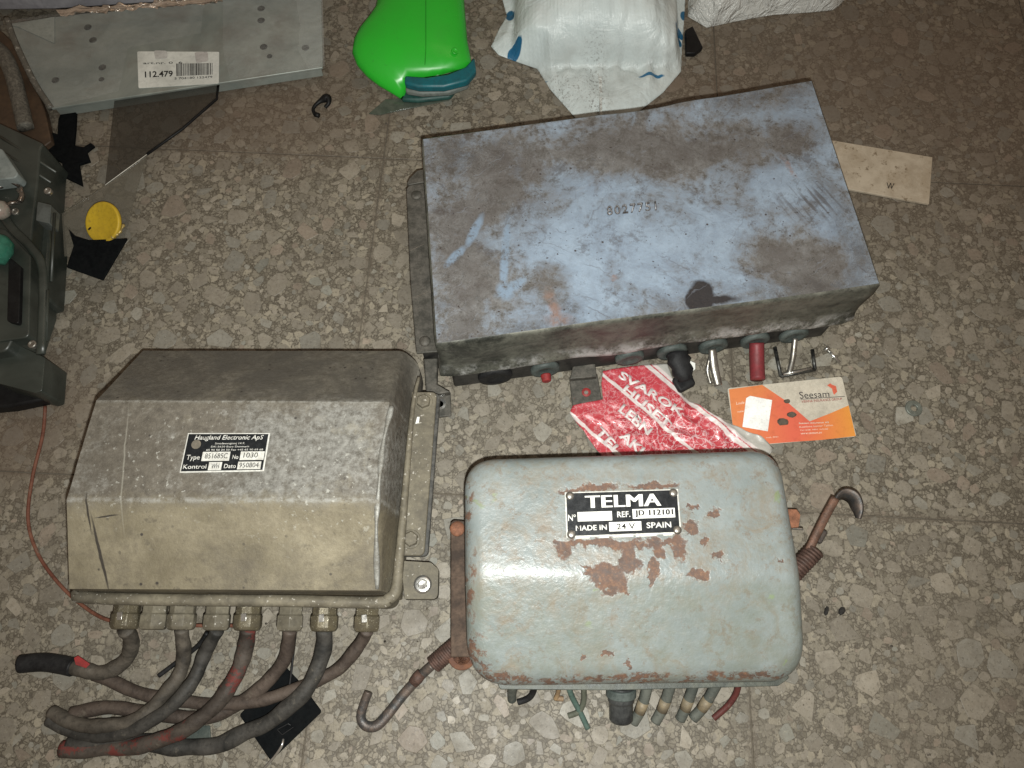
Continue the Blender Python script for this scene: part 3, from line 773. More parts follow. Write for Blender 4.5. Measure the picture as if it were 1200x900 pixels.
# black heat shrink at the end of the first cable
pts = catmull(PP([(86, 782, .0085), (70, 778.5, .0078), (50, 776, .0073), (24, 778, .0073)]), 8)
MB().tube(pts, .0062, 14).build('heat_shrink', blackrub, hb, smooth=True)
tp = MB(); pts = PP([(86, 771, .016), (90, 768, .017), (104, 778, .017), (100, 783, .016), (88, 779, .016)]); tp.prism(pts, .0148, .0156)
tp.build('red_tape_flag', red_rub, hb, bevel=.0003)
MB().tube(catmull(PP([(243, 742, .022), (232, 757, .012), (210, 774, .005), (186, 792, .003)]), 8), .0016, 8).build('thin_black_wire', blackrub, hb, smooth=True)
MB().tube(catmull(PP([(347, 738, .022), (344, 765, .014), (339, 805, .012), (336, 812, .010)]), 6), .0008, 6).build('thin_black_wire', blackrub, hb, smooth=True)

# ================================================================== GREY-GREEN BOX
c2_ = P(740, 670); tb = thing('relay_box', c2_, 'rust spotted pale green enamel box with Telma nameplate and sprung hooks at its sides', 'relay box')
HT = .088
def L4(u, v, z=HT): q = P(u, v, z) - Vector((c2_.x, c2_.y, 0)); return (q.x, q.y)
ridge_yy = P(740, 672, HT).y - c2_.y
g = G('chipped_green_enamel')
n1 = g.noise(22, 7, .72, .1); n2 = g.noise(120, 7, .75, .1); n3 = g.noise(520, 4, .65)
paint = g.mix(g.rng(n1, .35, .65), (.152, .176, .174), (.208, .234, .234))
paint = g.mix(g.rng(n2, .48, .72, 0, .5), paint, (.15, .155, .13))
oc = g.math('MULTIPLY', g.rng(g.noise(48, 6, .72, 1.0), .50, .68, 0, .72), g.blobs(g.warp(20, .05), [(L4(610, 700), .07, .05, 0, .9), (L4(580, 600), .02, .06, 0, .9), (L4(800, 770), .1, .025, 0, .9), (L4(880, 640), .04, .06, 0, 1.0), (L4(630, 770), .06, .02, 0, .9), (L4(740, 555), .12, .012, 0, .9)]))
col = g.mix(oc, paint, (.165, .115, .062))
col = g.mix(g.rng(g.noise(110, 8, .8, .1), .54, .62, 0, .55), col, (.135, .095, .06))
col = g.mix(g.rng(g.noise(30, 9, .82, .1), .50, .66, 0, .45), col, (.15, .135, .10))
halo = g.blobs(g.warp(60, .02), [(L4(700, 650), .05, .03, 0, .8), (L4(780, 650), .02, .02, 0, .9), (L4(825, 660), .016, .02, 0, .9), (L4(700, 572), .04, .010, 0, .9)])
col = g.mix(g.math('MULTIPLY', halo, g.rng(n2, .42, .62, 0, .5)), col, (.17, .135, .10))
wr = g.warp(130, .013); wr = g.warp(420, .005, wr)
rust_b = [(L4(698, 571), .013, .0028, .1, .3), (L4(672, 575), .010, .0020, .1, .3), (L4(765, 568), .016, .0022, .0, .35),
          (L4(658, 640), .0035, .006, .4, .3), (L4(688, 637), .020, .0026, .05, .3), (L4(733, 638), .018, .0030, 0, .3), (L4(737, 650), .0045, .008, 0, .25),
          (L4(771, 641), .004, .007, 0, .25), (L4(797, 643), .0045, .008, .2, .25), (L4(788, 634), .010, .002, .1, .3),
          (L4(711, 672), .0105, .0072, .1, .2), (L4(737, 661), .0070, .0060, 0, .2), (L4(722, 685), .0075, .0050, .3, .2), (L4(690, 668), .005, .0022, -.5, .25),
          (L4(766, 670), .0036, .0076, 0, .2), (L4(818, 672), .0065, .0034, .2, .25), (L4(842, 651), .005, .0036, .3, .25), (L4(808, 617), .0055, .0045, .1, .25),
          (L4(835, 602), .0045, .0022, .4, .3), (L4(824, 634), .002, .002, 0, .3), (L4(812, 594), .003, .002, 0, .3), (L4(683, 770, .07), .0018, .0016, 0, .3), (L4(711, 766, .07), .0038, .0020, .2, .3),
          (L4(736, 779, .068), .002, .002, 0, .3), (L4(916, 656), .0016, .0016, 0, .3), (L4(735, 692), .002, .0014, 0, .3)]
rb = g.blobs(wr, rust_b)
edge_r = g.blobs(g.warp(50, .012), [(L4(558, 770, .055), .008, .016, .35, .6), (L4(552, 690, .07), .003, .02, 0, .7), (L4(700, 797, .055), .075, .0035, .02, .6), (L4(850, 793, .055), .06, .0030, .03, .6), (L4(590, 795, .055), .026, .005, -.1, .6),
                                    (L4(550, 600, .07), .003, .02, 0, .7), (L4(905, 540, .07), .012, .006, -.4, .6)])
edge_r = g.math('MULTIPLY', edge_r, g.rng(n2, .44, .58))
rmix = g.math('MAXIMUM', rb, edge_r)
rc_ = g.mix(g.rng(n2, .36, .66), (.060, .036, .028), (.125, .062, .038))
rc_ = g.mix(g.rng(g.noise(420, 6, .8), .50, .62, 0, .6), rc_, (.22, .115, .06)); rc_ = g.mix(g.rng(g.noise(70, 7, .8), .5, .62, 0, .6), rc_, (.04, .028, .024))
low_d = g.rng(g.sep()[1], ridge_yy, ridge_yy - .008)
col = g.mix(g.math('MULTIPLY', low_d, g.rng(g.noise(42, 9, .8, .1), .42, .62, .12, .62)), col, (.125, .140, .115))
col = g.mix(g.rng(g.noise(190, 6, .75), .66, .70, 0, .75), col, (.07, .05, .035))
# a thin pale chipped rim round each spot
rim = g.math('MULTIPLY', g.math('SUBTRACT', 1, g.math('ABSOLUTE', g.rng(rmix, 0, .5, -1, 1))), .10)
col = g.mix(rim, col, (.36, .40, .38))
col = g.mix(g.rng(g.math('ADD', rmix, g.rng(n3, .3, .7, -.22, .22)), .2, .7, 0, .92), col, rc_)
col = g.mix(g.rng(g.noise(45, 3, .6, .3), .70, .74, 0, .5), col, (.16, .22, .08))
hgt = g.math('ADD', g.math('MULTIPLY', g.noise(270, 3, .6), .7), g.math('MULTIPLY', n3, .25))
hgt = g.math('SUBTRACT', hgt, g.math('MULTIPLY', rmix, .5))
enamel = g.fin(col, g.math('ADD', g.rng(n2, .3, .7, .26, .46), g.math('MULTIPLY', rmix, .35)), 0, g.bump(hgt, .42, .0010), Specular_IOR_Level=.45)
ZS = .074
oc4 = [P(544.5, 541, ZS), P(909, 529.5, ZS), P(938, 798, .048), P(549, 804, .048)]
oc4 = [Vector((q.x, q.y, 0)) for q in oc4]
RR = [.021, .020, .024, .028]
ridge_y = P(740, 672, HT).y
def ztop(q):
    d = ridge_y + .05 * (q.x - c2_.x) * 0 - q.y
    s_ = .004; dd = 0.5 * (d + math.sqrt(d * d + s_ * s_))
    return HT - dd * math.tan(R(19)) - .0004
cen4 = sum(oc4, Vector()) / 4
v = []; f = []; ringsL = []
def ring_at(ins, r_): return dense_n(rounded(inset(oc4_ccw, ins), r_, 12))
oc4_ccw = [oc4[3], oc4[2], oc4[1], oc4[0]]
RRc = [.028, .024, .020, .021]
def dense_n(poly, n=200):
    # resample to n points from the first vertex on
    L = [0]
    m_ = len(poly)
    for i in range(m_): L.append(L[-1] + (poly[(i + 1) % m_] - poly[i]).length)
    out = []; k = 0
    for i in range(n):
        d = L[-1] * i / n
        while L[k + 1] < d: k += 1
        t = (d - L[k]) / max(1e-9, L[k + 1] - L[k]); out.append(poly[k].lerp(poly[(k + 1) % m_], t))
    return out
RB = .012; NR = 10
base_ring = dense_n(rounded(oc4_ccw, RRc, 12))
rings = [([Vector((q.x, q.y, .010)) for q in base_ring])]
rings.append([Vector((q.x, q.y, .030)) for q in base_ring])
for k in range(NR + 1):
    th = k / NR * math.pi / 2; ins = RB * (1 - math.cos(th)); dr = RB * (1 - math.sin(th))
    rg = []
    for q in base_ring:
        d = (cen4 - q); # inset along the local normal approximated by shrinking each axis
        sx = 1 - ins / .108; sy = 1 - ins / .078
        p = Vector((cen4.x + (q.x - cen4.x) * sx, cen4.y + (q.y - cen4.y) * sy, 0)); p.z = ztop(p) - dr; rg.append(p)
    rings.append(rg)
inner = rings[-1]
for j in range(1, 40):
    s_ = 1 - j / 40; rings.append([Vector((cen4.x + (q.x - cen4.x) * s_, cen4.y + (q.y - cen4.y) * s_, 0)) for q in inner])
    for p in rings[-1]: p.z = ztop(p) + MN.fractal(p * 22, 1, 2, 3) * .0005 * min(1, j / 6)
n = len(base_ring)
for r_ in rings: v += r_
v.append(Vector((cen4.x, cen4.y, ztop(cen4))))
for j in range(len(rings) - 1):
    for i in range(n): f.append([j * n + i, j * n + (i + 1) % n, (j + 1) * n + (i + 1) % n, (j + 1) * n + i])
for i in range(n): f.append([(len(rings) - 1) * n + i, (len(rings) - 1) * n + (i + 1) % n, len(v) - 1])
MB().add(v, f).build('cover', enamel, tb, smooth=True)
# base tray and its front lip
sage_dark = worn('dirty_base_paint', (.055, .065, .06), (.11, .125, .11), 80, .6, .1, .5)
bp = rounded([Vector((q.x, q.y, 0)) for q in (P(588, 803, .03), P(912, 799, .03), P(900, 560, .03), P(560, 570, .03))], .006, 5)
MB().prism(bp, .003, .036).build('base', sage_dark, tb, bevel=.002)
MB().prism(rounded([Vector((q.x, q.y, 0)) for q in PP([(578, 790), (586, 808), (720, 809), (912, 804), (928, 793), (900, 780), (600, 780)], .032)], .002, 3), .022, .032).build('base_lip', worn('lip_paint', (.045, .052, .046), (.10, .105, .085), 90, .5, .1, .6, dirt=.7), tb, bevel=.0016, seg=3)
# nameplate
q = quad([(661.5, 577), (794.5, 573), (798.5, 625.5), (663.5, 630.5)], HT + .0002)
np2 = plate('nameplate', q, (0, 1, 0, 1), 0, .0007, tin_print, tb)
plate('plate_field', q, (.014, .986, .03, .965), .0006, .0009, plate_black, np2, 0)
for b_ in ((.105, .405, .455, .66), (.585, .955, .43, .64), (.375, .655, .70, .90)): plate('plate_window', q, b_, .0009, .00105, white_paint, np2, 0)
T = lambda s_, b_, **k: text('lettering', s_, q, b_, white_paint, np2, lift=.0010, thick=.00012, **k)
for dk, dl in ((0, .0010), (.008, .00105), (.016, .0011)): text('lettering', 'TELMA', q, (.175 + dk, .825 + dk, .10, .37), white_paint, np2, cond=1.06, lift=dl, thick=.00004)
T('Nº', (.022, .09, .50, .64), bold=.01); T('REF.', (.45, .565, .47, .60), bold=.02); T('MADE IN', (.085, .355, .745, .86), bold=.02); T('SPAIN', (.70, .915, .73, .86), bold=.02)
for dk in (0, .004, .008): text('stamped_digits', 'JD 112101', q, (.605 + dk, .932 + dk, .455, .615), ink, np2, lift=.0011 + dk * .008, thick=.00002, cond=1.1)
text('stamped_digits', '24 V', q, (.44, .60, .735, .865), ink, np2, bold=.012, lift=.0011, thick=.0001)
for (a, b) in ((.08, .20), (.28, .37), (.40, .58), (.60, .78), (.84, .92)): plate('worn_strip', q, (a, b, .965, 1.035), .0006, .0011, tin_print, np2, 0)
for (s_, t_) in ((.045, .09), (.955, .09), (.045, .93), (.965, .92)):
    MB().lathe(q(s_, t_, .0008), [(.0028, 0), (.0026, .0007), (.0012, .0012)], seg=16).build('plate_rivet', steel, np2, smooth=True)
# rails and tabs on the sides
MB().prism(PP([(528, 612), (532, 609), (543, 610), (560, 612), (560, 770), (528, 770)], .030), .026, .0300).build('side_rail', worn('rusty_rail', (.042, .030, .023), (.10, .07, .052), 90, .75, .05, .6, spec=.15), tb, bevel=.0009)
m = MB(); 
MB().lathe(P(536, 620, .0302), [(.0052, 0), (.0052, .0012), (.0035, .0018)], seg=18).build('rail_rivet', rust_orange, tb, smooth=True)
MB().prism(rounded(PP([(915, 596), (934, 597), (938, 603), (936, 618), (915, 619)], .034), .001, 3), .031, .034).build('side_tab', rust_orange, tb, bevel=.0006)
MB().tube(catmull(PP([(921, 618, .03), (932, 619.5, .03), (941, 620, .03)]), 4), .0009, 6).build('tab_wire', steel, tb, smooth=True)
# hook and spring fasteners
def coil(a, b, r, wire, turns, name, mt, par):
    d = (b - a); L = d.length; d.normalize(); s1 = d.cross(Vector((0, 0, 1))).normalized(); s2 = d.cross(s1); pts = []
    n = int(turns * 14)
    for i in range(n + 1):
        t = i / n; an = t * turns * 2 * math.pi; pts.append(a + d * (L * t) + s1 * math.cos(an) * r + s2 * math.sin(an) * r)
    return MB().tube(pts, wire, 6).build(name, mt, par, smooth=True)
spring_m = worn('rusty_spring', (.055, .034, .027), (.11, .062, .047), 260, .65, .25, .4)
hook_m = worn('dark_hook', (.05, .05, .05), (.12, .09, .072), 120, .45, .4, .5)
coil(P(545, 747, .018), P(508, 779, .014), .0052, .0011, 17, 'spring', spring_m, tb)
MB().cyl(P(543, 749, .018), P(510, 777, .014), .0043, 12).build('spring_core', spring_m, tb, smooth=True)
MB().lathe(P(541, 768, .016), [(.0098, 0), (.0098, .002), (.006, .002), (.006, 0)], Vector((.2, .1, 1)), 22).build('spring_eye', rusty, tb, bevel=.0005)
pts = catmull(PP([(506, 780, .013), (492, 793, .009), (472, 815, .006), (452, 840, .005), (440, 851, .005), (428, 850, .005), (423, 840, .006), (427, 824, .008), (432, 811, .010)]), 8)
MB().tube(pts, lambda t: (.0036 - .0012 * abs(t - .4), .0022), 12).build('hook', hook_m, tb, smooth=True)
MB().tube([P(494, 789, .010), P(489, 795, .009), P(484, 801, .008)], lambda t: .0042 - .001 * abs(t - .5), 12).build('hook_crimp', spring_m, tb, smooth=True)
coil(P(922, 680, .032), P(955, 645, .036), .0056, .0012, 12, 'spring', spring_m, tb)
MB().cyl(P(922, 680, .032), P(954, 646, .036), .0046, 12).build('spring_core', spring_m, tb, smooth=True)
pts = catmull(PP([(948, 645, .038), (956, 628, .040), (968, 604, .042), (979, 584, .044)]), 6)
MB().tube(pts, lambda t: (.0030, .0018), 10).build('hook_arm', worn('rusty_arm', (.085, .052, .038), (.17, .09, .06), 160, .55, .3, .5), tb, smooth=True)
MB().box(P(961, 628, .036), (.006, .010, .004), -.6).build('hook_crimp', hook_m, tb, bevel=.001)
# the curled flat hook
cp = catmull(PP([(978, 586, .044), (984, 577, .045), (993, 573, .046), (1004, 577, .047), (1010, 587, .047), (1011, 598, .046), (1008, 608, .044)]), 8)
m = MB(); n = len(cp); vv = []
for i, p in enumerate(cp):
    t = i / (n - 1); wd = .0036 + .009 * math.sin(math.pi * min(1, t * .8 + .15)) * (1 if t < .9 else 1 - (t - .9) * 5)
    d = (cp[min(i + 1, n - 1)] - cp[max(i - 1, 0)]).normalized(); s_ = Vector((-d.y, d.x, 0)); a = p + s_ * .001
    inn = (P(996, 596, .04) - p); inn.z = 0; inn.normalize()
    vv += [p, p + inn * wd * .35 + Vector((0, 0, -wd))]
m.add(vv, [[2 * i, 2 * i + 2, 2 * i + 3, 2 * i + 1] for i in range(n - 1)])
o = m.build('curled_hook', hook_m, tb, smooth=True); md = o.modifiers.new('thick', 'SOLIDIFY'); md.thickness = .0016; md.offset = 0
# wire ends under the front edge
def wire(name, pts, r, mt, par=tb, n=8): return MB().tube(catmull(PP(pts), n), r, 12).build(name, mt, par, smooth=True)
greywire = cable_mat('grey_wire', (.05, .056, .05), (.10, .105, .09))
wire('cut_wire', [(602, 803, .03), (600, 812, .02), (600, 820, .014)], .0030, greywire)
wire('cut_wire', [(627, 803, .02), (624, 813, .012), (618, 819, .008), (607, 823, .006)], .0021, blackrub)
wire('cut_wire', [(655, 803, .02), (654, 812, .012), (651, 819, .008)], .0016, worn('tan_wire', (.28, .19, .1), (.18, .12, .07), 100, .6))
wire('cut_wire', [(650, 818, .008), (660, 819, .007)], .0018, worn('tan_wire_end', (.22, .15, .09), (.12, .08, .05), 100, .6))
wire('green_wire', [(665, 802, .02), (671, 818, .012), (680, 835, .006), (689, 854, .003)], .0019, cable_mat('green_wire_skin', (.05, .085, .07), (.10, .14, .12)))
wire('cut_wire', [(684, 803, .02), (684, 822, .010), (678, 834, .006), (666, 839, .004)], .0019, cable_mat('olive_wire', (.07, .075, .055), (.12, .125, .1)))
m = MB(); a = P(728, 804, .02); b = P(728, 846, .012); d = b - a
m.lathe(a, [(.0088, 0), (.0088, d.length * .42), (.0079, d.length * .45), (.0079, d.length * .93), (.0066, d.length)], d, 20)
m.build('rubber_tube', worn('shiny_black_rubber', (.02, .021, .022), (.055, .057, .055), 60, .3, 0, .3), tb, bevel=.0006)
MB().lathe(P(728, 806, .02), [(.0100, 0), (.0100, d.length * .25)], d, 20).build('tube_collar', rubber, tb, bevel=.0008)
for (a, b, c) in (((760, 800), (752, 829), (742, 847)), ((787, 800), (778, 827), (768, 846)), ((814, 800), (805, 826), (797, 843)), ((841, 800), (826, 826), (812, 842))):
    ps = catmull([P(*a, .022), P(*b, .012), P(*c, .006)], 8)
    MB().tube(ps, .0036, 12).build('cut_cable', greywire, tb, smooth=True)
    k = len(ps) // 2; s_ = ps[k - 2]; e_ = ps[k + 2]
    MB().tube([s_, e_], .0038, 12).build('cable_marker', worn('marker_tape', (.22, .175, .11), (.12, .10, .07), 120, .6), tb, smooth=True)
wire('dark_red_wire', [(866, 800, .022), (862, 814, .012), (852, 828, .006), (836, 842, .003)], .0021, cable_mat('dark_red_wire_skin', (.06, .018, .016), (.11, .032, .027)))

# ================================================================== RED PRINTED BAG, CARD, PAPER
bagc = P(770, 490)
g = G('red_printed_plastic')
w = g.warp(120, .01); n1 = g.noise(70, 5, .7, 1.0)
bc = (bagc.x, bagc.y)
col = g.mix(g.rng(n1, .35, .7), (.32, .022, .034), (.44, .055, .068))
cr = g.math('MAXIMUM', g.rng(g.vor(85, 'DISTANCE_TO_EDGE', vec=g.warp(90, .02)), .045, .012), g.rng(g.vor(190, 'DISTANCE_TO_EDGE', vec=g.warp(150, .012)), .04, .015))
def LB(u, v): q_ = P(u, v) - Vector((bagc.x, bagc.y, 0)); return (q_.x, q_.y)
cm = g.blobs(g.warp(60, .012), [(LB(805, 515), .05, .02, -.35, .6), (LB(860, 520), .03, .012, -.4, .6), (LB(790, 492), .02, .012, -.6, .7)])
col = g.mix(g.math('MULTIPLY', cr, g.rng(cm, 0, 1, .3, .85)), col, (.56, .40, .41))  # pale lines paint white glints along the crumples
an = R(-43)
mp = g.n('ShaderNodeMapping'); g.put(mp.inputs[0], g.warp(50, .003)); mp.inputs[2].default_value = (0, 0, -an)
yy = g.sep(mp.outputs[0])[1]
def stripe(y0, wd): return g.rng(g.math('ABSOLUTE', g.math('SUBTRACT', yy, y0)), wd, wd * .7)
def yrot(u, v):
    x_, y_ = LB(u, v); return -math.sin(an) * x_ + math.cos(an) * y_
white_e = g.mix(g.rng(n1, .4, .7), (.5, .46, .44), (.66, .64, .62))
for (u, v_, wd) in ((790, 450, .0022), (792, 458, .0006), (722, 455, .0016), (674, 492, .0016), (845, 503, .002)):
    col = g.mix(g.math('MULTIPLY', stripe(yrot(u, v_), wd), .9), col, white_e)
outer = g.rng(yy, yrot(792, 451), yrot(792, 450))
col = g.mix(outer, col, (.36, .35, .32))
red_film = g.fin(col, .36, 0, g.bump(g.noise(160, 4, .6, 1), .6, .001), Coat_Weight=.2)
def bagz(q, s=0):
    u = (q - P(800, 520)).length
    crum = 1.0 if (q.y < P(0, 490).y or q.x > P(800, 480).x) else .25
    r_ = abs(MN.noise(Vector((q.x, q.y, 0)) * 75)) * .006 * crum + abs(MN.noise(Vector((q.x, q.y, 3)) * 180)) * .0016 * crum
    e = abs(MN.noise(Vector((q.x, q.y, 7)) * 30)) * .003
    return .0045 + e - r_
bo = PP([(706, 437), (725, 434), (746, 431), (781, 429), (786, 443), (793, 460), (808, 470), (826, 482), (848, 495), (872, 506), (890, 513), (906, 526), (900, 534), (880, 545), (800, 565), (720, 560), (702, 533), (684, 508), (667, 486), (671, 477), (706, 470), (704, 452)])
v, f = starfill([Vector((q.x, q.y, 0)) for q in dense(bo, .0025)], P(760, 500), bagz, 34)
o = MB().add(v, f).build('red_printed_bag', red_film, None, smooth=True, base=bagc)
md = o.modifiers.new('thick', 'SOLIDIFY'); md.thickness = .0003
tag(o, 'crumpled red plastic bag with white lettering lying between the blue and green boxes', 'plastic bag')
bag_print = worn('bag_print', (.66, .64, .62), (.52, .40, .40), 200, .35, 0, .3)
def slant(u0, v0, u1, v1, hh):
    a = Vector((u0, v0)); b = Vector((u1, v1)); d = (b - a).normalized(); nrm = Vector((-d.y, d.x)) * hh
    return quad([(a.x, a.y), (b.x, b.y), (b.x + nrm.x, b.y + nrm.y), (a.x + nrm.x, a.y + nrm.y)], .0055)
for (s_, a) in (('SVAROK', (729, 434, 804, 481, 9.5)), ('HUSET', (735, 450, 789, 495, 9.5)), ('LEBN', (731, 473, 766, 502, 11)), ('AKI', (732, 503, 757, 525, 11)), ('TEL', (705, 498, 731, 527, 12))):
    text('bag_lettering', s_, slant(*a), (0, 1, 0, 1), bag_print, o, bold=.035, lift=.0006, thick=.0003, zf=lambda p: bagz(p))
for ch in o.children: pass

cardc = P(928, 483)
cd = thing('business_card', cardc, 'orange and cream business card printed Seesam lying right of the red bag', 'business card')
q = quad([(852.3, 455), (986.5, 441.3), (1003.5, 511.5), (862.5, 524)], .0012)
card_base = worn('card_stock', (.50, .46, .38), (.42, .38, .31), 200, .55, 0, .1)
def cq(x, y):     # zoomed card pixel -> s, t
    return (840 + x * .15, 430 + y * .15)
def at_card(x, y, z_=.0012): u, v_ = cq(x, y); return P(u, v_, z_)
out = rounded([q(0, 0), q(1, 0), q(1, 1), q(0, 1)], .0022, 5)
MB().prism(out, .0006, .0012).build('card_sheet', card_base, cd)
def print_patch(name, pts, cols, z0, par):
    # printed area with its own printed colour blend
    me = mesh([at_card(x, y, z0) for x, y in pts], [list(range(len(pts)))], name)
    at = me.color_attributes.new('tint', 'FLOAT_COLOR', 'POINT')
    at.data.foreach_set('color', [c for cc in cols for c in (*cc, 1.0)])
    bm = bmesh.new(); bm.from_mesh(me); bmesh.ops.recalc_face_normals(bm, faces=bm.faces)
    if bm.faces[:][0].normal.z < 0: bmesh.ops.reverse_faces(bm, faces=bm.faces)
    bm.to_mesh(me); bm.free()
    return link(name, me, card_print, par)
g = G('card_print'); col = g.attr('tint'); col = g.mix(g.rng(g.noise(150, 5, .7), .5, .75, 0, .4), col, g.mix(1.0, col, (.55, .5, .5), 'MULTIPLY'))
card_print = g.fin(col, .45)
OR = (.56, .18, .06); RD = (.55, .105, .06); AM = (.60, .24, .04)
print_patch('orange_print', [(95, 175), (355, 140), (540, 265), (725, 425), (600, 585), (150, 620), (120, 420)], [OR, OR, RD, RD, RD, OR, OR], .00125, cd)
print_patch('orange_print', [(725, 425), (880, 365), (820, 570), (600, 585)], [RD, (.58, .18, .05), (.57, .15, .05), RD], .00125, cd)
print_patch('amber_print', [(880, 365), (1030, 300), (1085, 540), (820, 570)], [(.58, .18, .05), AM, AM, (.57, .15, .05)], .00125, cd)
qz = quad([cq(640, 195), cq(875, 185), cq(880, 235), cq(650, 250)], .0013)
dark_ink = worn('dark_ink', (.03, .028, .03), (.06, .05, .05), 300, .5)
text('card_lettering', 'Seesam', qz, (0, 1, 0, 1), dark_ink, cd, lift=.0001, thick=.0001)
qz = quad([cq(660, 262), cq(975, 240), cq(980, 258), cq(664, 282)], .0013)
text('card_lettering', 'VIENNA INSURANCE GROUP', qz, (0, 1, 0, 1), worn('red_ink', (.3, .05, .04), (.2, .05, .04), 300, .5), cd, lift=.0001, thick=.0001)
MB().prism([at_card(x, y) for x, y in ((655, 252), (1000, 228), (1000, 232), (655, 256))], .0013, .0014).build('card_rule', dark_ink, cd)
MB().prism([at_card(x, y) for x, y in ((862, 145), (885, 128), (900, 140), (930, 150), (940, 195), (915, 218), (905, 195), (900, 170))], .0013, .0014).build('card_emblem', worn('emblem_red', (.62, .13, .07), (.5, .1, .06), 300, .5), cd)
cream_ink = worn('cream_ink', (.74, .6, .48), (.66, .5, .4), 300, .5)
for (s_, b_, bd_) in (('Seesam Insurance AS', (640, 440, 875, 432, 14), .02), ('Kesklinna kontor Tallinn', (645, 470, 905, 455, 13), .0), ('Tel 628 1801 info@', (648, 497, 870, 484, 12), 0), ('www.seesam.ee', (655, 522, 820, 514, 12), 0), ('Luule', (152, 285, 215, 277, -22), 0), ('maakler', (160, 350, 212, 345, -14), 0), ('mob. 5551', (385, 553, 478, 546, -10), 0)):
    x0_, y0_, x1_, y1_, hh = b_
    hh = abs(hh)
    qz = quad([cq(x0_, y0_ - hh * .5), cq(x1_, y1_ - hh * .5), cq(x1_, y1_ + hh * .5), cq(x0_, y0_ + hh * .5)], .0013)
    text('card_lettering', s_, qz, (0, 1, 0, 1), cream_ink, cd, bold=bd_, lift=.0001, thick=.0001)
# paper square and crumbs on the card
pp_ = [at_card(x, y, .003) for x, y in ((232, 240), (262, 222), (436, 255), (402, 500), (203, 465))]
pc = at_card(320, 360, .0016); pc.z = 0
o = MB().prism(pp_, .0017, .0022).build('paper_square', worn('clean_white_paper', (.78, .78, .75), (.72, .72, .70), 120, .7), None, bevel=.0002, base=pc)
tag(o, 'small blank white paper square lying on the orange business card', 'paper')
mudm = worn('mud', (.07, .055, .04), (.12, .095, .07), 200, .85, 0, .8)
for (x, y, r_, lb) in ((513, 428, .0052, 'largest dark flake of dirt in the middle of the orange card'), (582, 372, .0040, 'middling dark dirt flake just up and right of the largest one'), (550, 268, .0028, 'small black crumb on the edge of the card\'s cream field')):
    c = at_card(x, y, .0014); n = 9; pts = [c + Vector((math.cos(k * 2 * math.pi / n) * r_ * random.uniform(.8, 1.15), math.sin(k * 2 * math.pi / n) * r_ * .62 * random.uniform(.8, 1.15), 0)) for k in range(n)]
    m = MB(); zc = {}
    b = [Vector((p.x, p.y, .0014)) for p in pts]; t = [c.lerp(Vector((p.x, p.y, 0)), .8) for p in pts]
    for p in t: p.z = .0022 + random.uniform(0, .0006)
    m.add(b + t, [list(range(n - 1, -1, -1)), list(range(n, 2 * n))] + [[k, (k + 1) % n, n + (k + 1) % n, n + k] for k in range(n)])
    o = m.build('dirt_flake', mudm, None, base=Vector((c.x, c.y, 0))); tag(o, lb, 'dirt flake', 'dirt flakes lying on the card')

# ================================================================== SMALL LOOSE THINGS
g = G('stained_cream_board')
n1 = g.noise(70, 6, .7, .5)
col = g.mix(g.rng(n1, .38, .66), (.40, .345, .265), (.30, .25, .185)); col = g.mix(g.rng(g.noise(170, 4, .7), .58, .68, 0, .85), col, (.12, .085, .05))
col = g.mix(g.rng(g.noise(40, 8, .8), .5, .65, 0, .45), col, (.25, .19, .12))
cream = g.fin(col, .7, 0, g.bump(n1, .3, .0006))
c = P(1035, 200); o = MB().prism(PP([(950, 160), (1093, 184), (1089, 239), (955, 214)], .003), .0006, .003).build('cream_strip', cream, None, bevel=.0004, base=c)
tag(o, 'stained cream coloured strip of board sticking out from under the blue box', 'board strip')
q = quad([(1039, 214), (1048, 215), (1047, 222), (1039, 221)], .003)
text('pencil_mark', 'W', q, (0, 1, 0, 1), ink, o, lift=.0001, thick=.0001)
c = P(1070, 479); o = MB().lathe(c + Vector((0, 0, .0004)), [(.0026, 0), (.0064, 0), (.0066, .0008), (.0062, .0016), (.0028, .0016), (.0026, .0008), (.0026, 0)], seg=28, close=False).build('washer', worn('washer_steel', (.17, .19, .17), (.12, .13, .11), 160, .45, .4, .3), None, bevel=.0002, base=c)
tag(o, 'small grey steel washer lying on the floor right of the orange card', 'washer')
c = P(976, 418); m = MB(); m.cyl(P(969, 409, .0022), P(984, 425, .0016), .0013, 10); m.cyl(P(967.5, 407.5, .0026), P(970, 410, .0026), .0026, 10)
o = m.build('small_nail', bright_steel, None, smooth=True, base=c); tag(o, 'short bright nail on the floor below the blue box\'s right end', 'nail')
c = P(808, 437); o = MB().prism(PP([(803, 425), (808, 422), (815, 425), (815, 432), (809, 437), (806, 433)], .012), .0105, .0112).build('paper_scrap', white_paint, None, base=c)
tag(o, 'tiny white paper scrap beside the black plug of the blue box', 'paper scrap')
for k, (u, v_, r_) in enumerate(((968, 716, .0034), (986, 716, .0030))):
    c = P(u, v_); n = 7; m = MB()
    m.lathe(c, [(r_, 0), (r_ * .95, .0015), (r_ * .4, .0028)], seg=n, rot=k)
    for p in m.v: p.x = c.x + (p.x - c.x) * (.45 if k == 0 else .8) + (p.y - c.y) * .3; p.z += random.uniform(0, .0004)
    o = m.build('black_crumb', worn('char', (.012, .011, .01), (.03, .027, .024), 300, .8), None, base=c)
    tag(o, ('left' if k == 0 else 'right') + ' one of two tiny black crumbs right of the green box', 'crumb', 'pair of black crumbs on bare floor')
